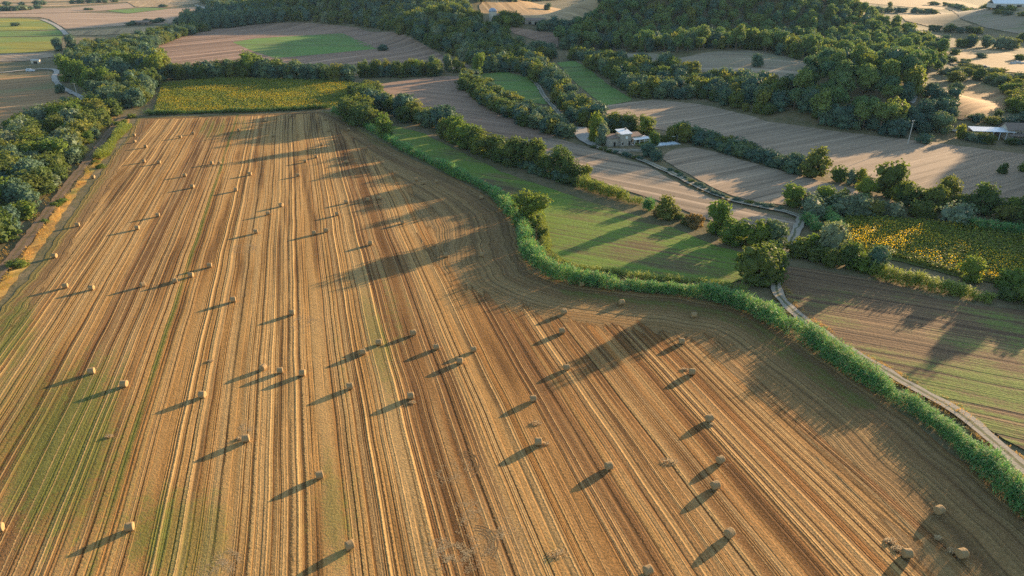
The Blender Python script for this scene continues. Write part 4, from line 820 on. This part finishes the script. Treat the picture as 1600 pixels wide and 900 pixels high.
BALES = [
# u, v of the foot, label
(210, 213, 'round straw bale at the far left corner, first of the three by the green strip'),
(211, 223, 'round straw bale at the far left corner, middle of the three by the green strip'),
(228, 231, 'round straw bale at the far left corner, lowest of the three by the green strip'),
(282, 216, 'round straw bale, lower left of the far pair left of the weedy line'),
(302, 210, 'round straw bale, upper right of the far pair left of the weedy line'),
(373, 205, 'round straw bale just right of the weedy green line near the maize hedge'),
(414, 190, 'round straw bale second from the maize hedge, centre of the far end'),
(454, 183, 'round straw bale closest to the maize hedge'),
(509, 188, 'shaded bale under the far field corner trees, topmost one'),
(513, 206, 'shaded bale below the topmost one near the far field corner'),
(545, 204, 'shaded pale bale beside the reed hedge far end'),
(427, 214, 'round straw bale inside the far band of tree shade'),
(503, 228, 'shaded bale alone below the far corner pair, mid distance'),
(225, 254, 'left bale of the far pair near the left edge, below the corner trio'),
(249, 256, 'right bale of the far pair near the left edge, below the corner trio'),
(331, 257, 'left bale of the pair straddling the weedy green line'),
(344, 257, 'right bale of the pair straddling the weedy green line'),
(146, 279, 'pale bale sitting on the left field edge beside the golden verge'),
(289, 276, 'lone bale left of the weedy line, below the straddling pair'),
(391, 274, 'lone bale just below the shadow tip right of the weedy line'),
(466, 276, 'lone sunlit bale below the second tree shadow, far centre'),
(477, 254, 'left bale of two inside the second tree shadow band'),
(494, 247, 'right bale of two inside the second tree shadow band'),
(541, 255, 'bale in the sunlit gap between two tree shadows, far right centre'),
(301, 294, 'bale left of the weedy line, second below the straddling pair'),
(369, 299, 'bale right of the weedy line above the faint tyre loop'),
(122, 354, 'bale near the left edge, uppermost of the left margin line'),
(247, 339, 'upper bale of the pair halfway down the left half'),
(215, 359, 'lower bale of the pair halfway down the left half'),
(440, 323, 'upper bale of the slanting pair at mid field'),
(419, 336, 'lower bale of the slanting pair at mid field'),
(400, 365, 'bale alone just below the slanting pair at mid field'),
(541, 318, 'bale on the rim of tree shade, left of the two close shaded ones'),
(575, 314, 'left of two close bales in the broken tree shade'),
(592, 312, 'right of two close bales in the broken tree shade'),
(527, 337, 'bale below the shade rim one, right of centre'),
(491, 367, 'left bale of the touching shadow pair right of centre'),
(510, 363, 'right bale of the touching shadow pair right of centre'),
(579, 383, 'bale above the long shadow of the large rounded tree'),
(629, 350, 'bale in dappled shade between the large tree shadow and the close pair'),
(650, 283, 'left of three shaded bales near the reed hedge bulge'),
(662, 288, 'middle and lowest of three shaded bales near the reed hedge bulge'),
(682, 286, 'right of three shaded bales near the reed hedge bulge'),
(752, 311, 'shaded bale nearest the reed hedge bulge, on the curved tracks'),
(697, 402, 'bale on the near rim of the large tree shadow'),
(753, 401, 'bale right of the large tree shadow, before the curved tracks'),
(86, 403, 'bale on the left margin, second below the uppermost'),
(328, 418, 'rightmost of three bales in a slanting line on the weedy line'),
(299, 433, 'middle of three bales in a slanting line on the weedy line'),
(274, 442, 'leftmost of three bales in a slanting line on the weedy line'),
(224, 448, 'bale left of the three bales in a slanting line'),
(103, 450, 'left bale of two side by side near the left margin'),
(144, 453, 'right bale of two side by side near the left margin'),
(365, 472, 'bale alone right of the weedy line at mid height'),
(457, 492, 'bale beside the pale scuffed patch at mid height'),
(646, 524, 'upper right bale of the scattered seven at the centre'),
(592, 539, 'bale of the centre group, upper of the slanting two'),
(567, 554, 'bale of the centre group, lower of the slanting two'),
(682, 546, 'bale of the centre group standing alone between two pairs'),
(740, 550, 'upper bale of the right slanting pair at the centre'),
(719, 568, 'lower bale of the right slanting pair at the centre'),
(412, 578, 'left of three bales close in a row, left of centre'),
(438, 583, 'middle of three bales close in a row, left of centre'),
(473, 587, 'right of three bales close in a row, left of centre'),
(547, 608, 'bale below and left of the centre group'),
(642, 623, 'bale below the centre group with loose straw at its foot'),
(144, 584, 'upper bale of the two in the lower left part'),
(195, 604, 'lower bale of the two in the lower left part'),
(317, 621, 'bale right of the weedy line in the lower left part'),
(881, 491, 'upper bale of the right column, near the grassy headland'),
(878, 521, 'second bale of the right column under the headland'),
(885, 578, 'third bale of the right column under the headland'),
(833, 627, 'bale left of the right column, upper of two by a straw patch'),
(909, 447, 'bale lying in the shade right under the reed hedge corner'),
(971, 476, 'bale in hedge shade at the edge of the grassy headland'),
(1084, 496, 'low half hidden bale in the shaded right headland'),
(1065, 537, 'bale standing in the band of tree shade, right of centre'),
(1081, 585, 'bale with a loose straw heap beside it, right of centre'),
(1108, 658, 'bale below the one with the straw heap, right part'),
(204, 828, 'big near bale at the lower left, on the weedy line'),
(385, 690, 'bale with straw behind it in the lower left centre'),
(0, 830, 'bale cut by the left frame edge'),
(500, 747, 'bale in the lower centre left, above the bottommost one'),
(547, 857, 'bottommost bale left of centre, casting a long shadow to the edge'),
(841, 695, 'bale beside the pale straw patch, lower of two'),
(951, 733, 'bale alone in the lower centre right'),
(1125, 723, 'upper bale of the close pair in the lower right'),
(1117, 763, 'lower bale of the close pair in the lower right'),
(1139, 838, 'large near bale alone below the close pair'),
(1012, 896, 'bale cut by the bottom frame edge'),
(1466, 802, 'near bale by the right headland, its shadow crossing the swath'),
(1416, 870, 'bale with straw heaps left of it, at the lower right corner'),
(1501, 870, 'rightmost bale at the lower right corner')]
BM_ = [bale_mesh(i) for i in range(5)]
for i, (u, v, lab) in enumerate(BALES):
    x, y = P(u, v); a = R(SDIR) + random.gauss(0, .16) + (0 if random.random() < .9 else random.uniform(-.8, .8))
    link('straw_bale', BM_[i % 5], None, (x, y, .05), (random.gauss(0, .02), 0, a), (random.uniform(.95, 1.05),) * 3, label=lab, category='straw bale', group='straw bales on the stubble field')
# loose straw heaps and swirls
def straw_heap(u, v, r_, n, label, hz=.25):
    x, y = P(u, v); q = np.sqrt(rng.random(n)) * r_; a = rng.uniform(0, 6.28, n); cx_, cy_ = q * np.cos(a), q * np.sin(a) * .6
    V, Q, Tr, var = blades(cx_ + x, cy_ + y, np.maximum(.02, hz * (1 - (q / r_) ** 2)) * np.ones(n), 1, .35, .09, .02, .5)
    V = V - np.array([x, y, 0]); V[:, 2] = np.maximum(V[:, 2], .0) * .6
    link('straw_heap', mesh('straw_heap', V, [Q, Tr], M['straw'], attrs={'var': ('FACE', np.concatenate([var, var]))}), None, (x, y, .07), label=label, category='straw heap')
for u, v, r_, lab in [(1070, 578, .9, 'loose straw heap left of the bale right of centre'), (1391, 846, 1.0, 'upper straw heap near the lower right corner bale'), (1402, 858, 1.0, 'straw heap touching the lower right corner bale'), (1487, 862, .9, 'straw heap left of the rightmost corner bale'),
                      (1466, 842, .6, 'small straw tuft between the two corner bales'), (171, 683, .8, 'small pale straw heap in the lower left stubble'), (329, 565, .8, 'small pale straw heap right of the weedy line'), (644, 630, .8, 'straw heap at the foot of the bale below the centre group'),
                      (376, 686, .8, 'straw heap left of the bale in the lower left centre'), (838, 662, 1.2, 'pale straw heap between the two bales by the straw patch'), (853, 694, .7, 'straw tuft right of the lower bale by the straw patch'), (870, 866, 1.6, 'flat pale straw patch in the bottom centre right'), (1046, 722, 1.8, 'flat pale straw patch left of the close pair'), (1112, 664, .6, 'straw tuft under the bale in the right part')]:
    straw_heap(u, v, r_, 160, lab)

g = G('scuffed_straw', .9); cxa = g.attr('cx'); gr = g.noise(g.pos(), 3.0, 4, .7); M['scuff'] = g.col(g.mix(gr, (.30, .18, .08), (.66, .47, .25))); g.bump(gr, .8, .1)
g = G('wheel_rut', .95); gr = g.noise(g.pos(), 3.0, 4, .7); M['rut'] = g.col(g.mix(gr, (.08, .045, .02), (.26, .15, .065)))
for (u, v) in [(718, 728), (742, 852)]:
    x0, y0 = P(u, v)
    for q in range(4):
        rr = 2.0 + .42 * q; a0 = -.7 + random.uniform(-.3, .2)
        strip('tyre_track', [(x0 + rr * math.cos(a0 + 2.3 * e), y0 + rr * 1.15 * math.sin(a0 + 2.3 * e)) for e in np.linspace(0, 1, 12)], random.uniform(.12, .2), M['rut'], .072 + .0006 * q, .35, parent=MAINF)
SX, SY, SA = [], [], []
for (u, v, r0, r1, n_) in [(705, 866, .6, 3.6, 1500), (735, 800, .5, 1.6, 400), (335, 890, .8, 2.8, 800), (475, 506, 1.2, 3.6, 700), (385, 388, 1, 5, 900), (378, 676, .3, 1.8, 400), (805, 465, .6, 4.5, 800), (790, 850, .5, 3.5, 700), (655, 286, 2, 7, 900), (700, 740, .6, 2.6, 400)]:
    x0, y0 = P(u, v); ar = rng.integers(0, 14, n_); cr = rng.uniform(r0, r1, 14)[ar]; a0 = rng.uniform(0, 6.28, 14)[ar]; a = a0 + rng.uniform(0, 1.6, n_); off = rng.normal(0, .8, (14, 2))[ar]
    SX.append(x0 + off[:, 0] + (cr + rng.normal(0, .3, n_)) * np.cos(a)); SY.append(y0 + off[:, 1] + (cr + rng.normal(0, .3, n_)) * np.sin(a) * 1.1)
for u, v, lab in BALES:      # chaff shed round every bale
    x0, y0 = P(u, v); n_ = 70; q = np.abs(rng.normal(0, 1.1, n_)) + .3; a = rng.uniform(0, 6.28, n_); SX.append(x0 + q * np.cos(a)); SY.append(y0 + q * np.sin(a))
SX, SY = np.concatenate(SX), np.concatenate(SY); V, Q, Tr, var = blades(SX, SY, np.full(len(SX), .05), 1, .34, .05, .02, .5); V[:, 2] = np.clip(V[:, 2] * .12 + .075, .07, .14)
stuff('loose_straw', V, [Q, Tr], [M['straw']], None, np.concatenate([var, var]), 'pale loose straw scattered over the stubble field')

# ---------------------------------------------------------------- buildings and small works
def box(c, s, taper=1.0):
    x, y, z = c; a, b, d = s[0] / 2, s[1] / 2, s[2] / 2; V = []
    for k, t in ((-1, 1.0), (1, taper)):
        V += [(x - a * t, y - b * t, z + k * d), (x + a * t, y - b * t, z + k * d), (x + a * t, y + b * t, z + k * d), (x - a * t, y + b * t, z + k * d)]
    return np.array(V), np.array([[0, 3, 2, 1], [4, 5, 6, 7], [0, 1, 5, 4], [1, 2, 6, 5], [2, 3, 7, 6], [3, 0, 4, 7]])
def part(name, parent, boxes, mat, **k):
    V, Fs = join(boxes); return link(name, mesh(name, V, np.concatenate(Fs), mat), parent, **k)
def slope_roof(x0, x1, y0, y1, z0, z1, th=.25):
    """single pitch: height z0 at y0, z1 at y1"""
    V = np.array([(x0, y0, z0), (x1, y0, z0), (x1, y1, z1), (x0, y1, z1), (x0, y0, z0 + th), (x1, y0, z0 + th), (x1, y1, z1 + th), (x0, y1, z1 + th)])
    return V, box((0, 0, 0), (1, 1, 1))[1]
def gable(x0, x1, y0, y1, z0, z1, th=.25):
    ym = (y0 + y1) / 2; a = slope_roof(x0, x1, y0, ym, z0, z1, th); b = slope_roof(x0, x1, ym + .002, y1, z1, z0, th); return [a, b]
def gable_wall(x, y0, y1, z0, z1, t=.3):
    ym = (y0 + y1) / 2; V = np.array([(x, y0, z0), (x, y1, z0), (x, ym, z1), (x + t, y0, z0), (x + t, y1, z0), (x + t, ym, z1)]); return V, [[0, 2, 1], [3, 4, 5]], [[0, 1, 4, 3], [1, 2, 5, 4], [2, 0, 3, 5]]
def stone_mat(name, c, sc=1.6):
    g = G(name, .95); p = g.pos(); v = g.n('ShaderNodeTexVoronoi'); v.inputs['Scale'].default_value = sc; g.put(v.inputs['Vector'], p); n = g.noise(p, .7, 4)
    col = g.mix(g.f('MULTIPLY', v.outputs['Color'] if False else n, 1.0), tuple(q * .7 for q in c), tuple(q * 1.25 for q in c)); col = g.mix(g.sm(v.outputs['Distance'], .25, .6), col, tuple(q * .75 for q in c)); g.bump(v.outputs['Distance'], .5, .06); return g.col(col)
def tile_mat(name, c):
    g = G(name, .9); p = g.pos(); n = g.noise(p, 1.2, 5); w = g.n('ShaderNodeTexWave'); w.inputs['Scale'].default_value = 1.4; w.inputs['Distortion'].default_value = .6; g.put(w.inputs[0], p)
    col = g.mix(n, tuple(q * .6 for q in c), tuple(q * 1.3 for q in c)); g.bump(w.outputs['Fac'], .5, .08); return g.col(col)
M['stone'] = stone_mat('old_stone', (.46, .395, .32)); M['render'] = plain('pale_render', (.55, .47, .38), .9); M['tiles'] = tile_mat('clay_tiles', (.27, .195, .15))
M['white'] = plain('white_paint', (.80, .79, .76), .5, .05); M['dark'] = plain('dark_opening', (.02, .02, .022), .3); M['metalroof'] = plain('white_sheet_metal', (.74, .73, .72), .45, .08, .4)
M['wood'] = plain('weathered_wood', (.20, .14, .09), .9); M['water'] = plain('pool_cover', (.72, .78, .80), .25, .05, .5); M['concrete'] = plain('concrete', (.45, .42, .38), .9)
M['bluemetal'] = plain('grey_blue_metal', (.28, .31, .38), .4); M['glass'] = plain('window_glass', (.03, .04, .05), .08); M['rubber'] = plain('tyre_rubber', (.02, .02, .02), .8)
hx, hy = P(972, 230)
def house_at(name, u, v, rz, label, cat): x, y = P(u, v); return link(name, None, None, (x, y, float(H(x, y)) + .05), (0, 0, R(rz)), label=label, category=cat)
hs = house_at('stone_house', 970, 229, 24, 'old stone farmhouse with white sloping roof, low wings and a shaded veranda', 'house'); hs.scale = (.82, .82, .82)
# tower: x along the front (to the right), y away from the camera
part('wall', hs, [box((3.2, 3.0, 3.1), (6.4, 6.0, 6.6))], M['stone'])
rf = part('roof', hs, [slope_roof(-.4, 6.8, -.4, 6.4, 6.45, 7.9)], M['metalroof']); part('chimney', rf, [box((5.4, 4.8, 8.1), (.8, .8, 1.5))], M['stone'])
for x, z, w, h, mt in [(3.4, 4.6, 1.2, 1.5, 'white'), (1.2, 1.4, .8, 1.2, 'dark'), (5.4, 1.3, 1.1, 2.2, 'dark')]:
    f = part('door' if h > 2 else 'window', hs, [box((x, -.03, z), (w, .12, h))], M[mt]); part('frame', f, [box((x, -.05, z - h / 2 - .08), (w + .3, .2, .14)), box((x, -.05, z + h / 2 + .08), (w + .3, .18, .14))], M['stone'])
part('window', hs, [box((-.03, 2.2, 3.2), (.12, .7, 1.4))], M['dark'])
w1 = part('wing', hs, [box((-3.3, 4.2, 2.1), (6.4, 4.8, 4.6))], M['stone']); part('wing_roof', w1, [slope_roof(-6.8, -.05, 1.4, 7.0, 4.3, 5.5)], M['tiles']); part('door', w1, [box((-3.0, 1.77, 1.1), (1.3, .12, 2.2))], M['dark'])
w2 = part('wing', hs, [box((10.6, 4.6, 1.9), (8.2, 4.4, 4.2))], M['render']); part('wing_roof', w2, [slope_roof(6.5, 15.2, 1.9, 7.2, 3.95, 5.2)], M['tiles'])
for x in (8.2, 10.4, 12.6): part('window', w2, [box((x, 2.37, 1.6), (1.1, .12, 1.6))], M['dark'])
vr = part('veranda_roof', hs, [slope_roof(8.4, 18.6, -.6, 2.3, 2.75, 3.2, .16)], M['white'])
for x in (8.6, 11.8, 15.0, 18.4): part('post', vr, [box((x, -.4, 1.3), (.22, .22, 2.9))], M['white'])
part('terrace', hs, [box((13, .6, .12), (12, 4.4, .4))], M['concrete']); part('side_wall', hs, [box((17.2, 4.4, 1.5), (4.4, 4.2, 3.2))], M['render'])
pr = house_at('swimming_pool', 1034, 226, 20, 'long pale covered swimming pool in the garden of the stone house', 'pool')
part('coping', pr, [box((0, 2.35, .1), (16.5, .7, .3)), box((0, -2.35, .1), (16.5, .7, .3)), box((-7.9, 0, .1), (.7, 3.98, .3)), box((7.9, 0, .1), (.7, 3.98, .3))], M['concrete']); part('cover', pr, [box((0, 0, .05), (15.1, 4.0, .26))], M['water'])
dk = house_at('pool_house', 1052, 220, 20, 'small white pool shelter at the end of the pool', 'shelter')
for sx in (-1, 1):
    for sy in (-1, 1): part('post', dk, [box((sx * 1.3, sy * 1.0, 1.1), (.15, .15, 2.2))], M['white'])
part('roof', dk, [slope_roof(-1.6, 1.6, -1.3, 1.3, 2.2, 2.4, .12)], M['white'])
wl = house_at('garden_wall', 985, 237, -8, 'low stone retaining wall along the lane below the house', 'wall'); part('wall', wl, [box((-6, 0, .5), (12, .45, 1.1)), box((6.5, .6, .45), (12.8, .45, 1.0))], M['stone'])
# farm on the right
fm = house_at('farm_canopy', 1545, 216, -10, 'long white metal canopy on posts beside the tiled farmhouse', 'canopy')
part('roof', fm, [slope_roof(-9, 9, -3.2, 3.4, 3.6, 4.4, .16)], M['metalroof'])
for i in range(7):
    for sy in (-3, 3.2): part('post', fm, [box((-8.6 + i * 2.86, sy, 1.8), (.2, .2, 3.7 + (.7 if sy > 0 else 0)))], M['white'])
part('rear_wall', fm, [box((0, 3.5, 1.6), (17.6, .2, 3.4))], M['wood'])
fh = house_at('farmhouse', 1588, 216, -8, 'farmhouse with brown tiled gable roof and three dark windows at the frame edge', 'house')
part('wall', fh, [box((0, 0, 2.2), (13, 8, 4.6))], M['render']); part('roof', fh, gable(-7.1, 7.1, -4.7, 4.7, 4.3, 6.9), M['tiles'])
for sx in (-6.5, 6.2):
    V, T3, Q4 = gable_wall(sx, -4, 4, 4.4, 6.85); link('gable', mesh('gable', V, [T3, Q4], M['render']), fh)
for x in (-3.6, -2.2, -.8): part('window', fh, [box((x, -4.03, 2.9), (.8, .12, 1.5))], M['dark'])
part('lean_to', fh, [slope_roof(-6.4, 6.4, -7.2, -4.1, 2.3, 3.0, .15), box((-6, -6.9, 1.1), (.2, .2, 2.3)), box((6, -6.9, 1.1), (.2, .2, 2.3))], M['tiles'])
def pole(u, v, h, label, bar=True):
    o = house_at('power_pole', u, v, 35, label, 'pole'); V, Fq = tube([(0, 0, -.3), (.03, 0, h * .5), (0, 0, h)], [.2, .17, .12], 8); link('shaft', mesh('shaft', V, Fq, M['concrete'], smooth=True), o)
    if bar:
        part('crossarm', o, [box((0, 0, h - .5), (2.2, .16, .16))], M['wood'])
        for x in (-.95, 0, .95): part('insulator', o, [box((x, 0, h - .25), (.14, .14, .32))], M['white'])
pole(1418, 226, 11, 'tall pale power pole in front of the farm grove')
pole(122, 154, 9, 'power pole with crossarm beside the left lane')
def vehicle(name, u, v, rz, col, label, cat, L=4.6, W=1.9, van=False):
    o = house_at(name, u, v, rz, label, cat); o.scale = (1, 1, 1); z = .35
    hb = 1.0 if not van else 1.9
    b = bmesh.new(); pr_ = [(-L / 2, z), (L / 2, z), (L / 2, z + .55), (L / 2 - .1, z + .75), (L * .2, z + .85)] + ([(L * .05, z + 1.55), (-L * .28, z + 1.6), (-L * .42, z + .9)] if not van else [(L * .1, z + 1.75), (-L / 2 + .1, z + 1.8)]) + [(-L / 2, z + .8)]
    n = len(pr_); V = np.array([(x, sy * W / 2 * (1 if q < z + 1 else .86), q) for sy in (-1, 1) for x, q in pr_]); Fq = [list(range(n))[::-1], list(range(n, 2 * n))] + [[i, (i + 1) % n, n + (i + 1) % n, n + i] for i in range(n)]
    b.free(); me = bpy.data.meshes.new('body'); me.from_pydata([tuple(q) for q in V], [], Fq); me.materials.append(col); me.update(); link('body', me, o)
    part('windscreen', o, [box((L * .14, 0, z + 1.2), (.12, W * .8, .45))], M['glass'])
    for sy in (-1, 1):
        part('side_window', o, [box((-L * .1, sy * W * .46, z + 1.2), (L * .3, .06, .4))], M['glass'])
        for sx in (-.31, .31):
            V, Fq = tube([(sx * L, sy * (W / 2 - .1), .34), (sx * L, sy * (W / 2 + .06), .34)], [.34, .34], 12); me = bpy.data.meshes.new('wheel'); me.from_pydata([tuple(q) for q in V], [], [list(f) for f in Fq] + [list(range(12)), list(range(12, 24))]); me.materials.append(M['rubber']); link('wheel', me, o)
vehicle('pickup_truck', 1538, 106, -25, plain('dark_blue_paint', (.05, .065, .09), .3, .05), 'dark pickup parked on the far rough field on the right', 'truck', 6.5, 2.5)
vehicle('van', 48, 112, 8, plain('silver_paint', (.5, .52, .56), .35, .05), 'pale grey van parked on the lane at the left', 'van', 5.6, 2.2, True)
def shed(name, u, v, rz, L, W, h, wall, roof, label, cat='shed', doors=2):
    o = house_at(name, u, v, rz, label, cat); part('wall', o, [box((0, 0, h / 2), (L, W, h))], M[wall]); part('roof', o, gable(-L / 2 - .3, L / 2 + .3, -W / 2 - .4, W / 2 + .4, h - .15, h + W * .22), M[roof])
    for i in range(doors): part('door', o, [box((-L / 2 + L * (i + .5) / doors, -W / 2 - .03, h * .36), (L / doors * .45, .12, h * .7))], M['dark'])
shed('trailer', 57, 99, 5, 6.5, 2.6, 2.4, 'render', 'concrete', 'white trailer standing behind the van at the left', 'trailer', 1)
shed('barn', 221, 39, 3, 24, 8, 3.5, 'wood', 'tiles', 'low brown barn on the far left fields', 'barn', 3)
shed('farm_shed', 790, 33, -6, 16, 9, 5, 'wood', 'tiles', 'dark farm shed on the far hill beside the silo', 'barn', 2)
shed('farm_shed', 832, 38, 4, 26, 9, 4, 'stone', 'tiles', 'low long farm building at the foot of the far hill field', 'barn', 4)
shed('shed', 1420, 88, -8, 14, 8, 4, 'render', 'bluemetal', 'blue roofed shed half hidden in the knoll trees', 'shed', 1)
shed('greenhouse', 1578, 12, -12, 46, 20, 5, 'concrete', 'metalroof', 'large white roofed hall in the far upper corner', 'hall', 4)
so = house_at('silo', 770, 33, 0, 'round silo with domed bluish roof above the central wood', 'silo'); V, Fq = tube([(0, 0, -1), (0, 0, 9)], [4, 4], 20); link('wall', mesh('wall', V, Fq, M['render'], smooth=True), so)
dv, df = ICO2; link('dome', mesh('dome', np.where(dv[:, 2:] < 0, dv * [1, 1, .1], dv) * [4.4, 4.4, 3.6] + [0, 0, 9], df, M['bluemetal'], smooth=True), so)
for i, (u, v, s_, lab) in enumerate([(1583, 100, 2.6, 'white boulder heap on the far rough field, left lump'), (1590, 99, 3.0, 'white boulder heap on the far rough field, biggest lump'), (1597, 100, 2.2, 'white boulder heap on the far rough field, right lump')]):
    x, y = P(u, v); dv, df = ICO2; q = dv * (1 + .25 * np.sin(dv @ np.array([5, 3 + i, 4])))[:, None] * [s_, s_, s_ * .6]; link('boulder_heap', mesh('boulder_heap', q, df, M['concrete']), None, (x, y, float(H(x, y)) + .3), label=lab, category='rubble')

# ---------------------------------------------------------------- haze
hz = bpy.data.materials.new('haze_air'); hz.use_nodes = True; nt = hz.node_tree; nt.nodes.remove(nt.nodes['Principled BSDF'])
pv = nt.nodes.new('ShaderNodeVolumePrincipled'); pv.inputs['Color'].default_value = (.45, .70, 1, 1); pv.inputs['Density'].default_value = 0.00003; pv.inputs['Anisotropy'].default_value = 0.0
nt.links.new(pv.outputs[0], nt.nodes['Material Output'].inputs['Volume'])
V, Fq = box(((gxs[0] + gxs[-1]) / 2, (gys[0] + gys[-1]) / 2, 48), (gxs[-1] - gxs[0] + 200, gys[-1] - gys[0] + 200, 98)); link('haze', mesh('haze', V, Fq, hz), kind='stuff', label='thin pale evening haze over the valley')
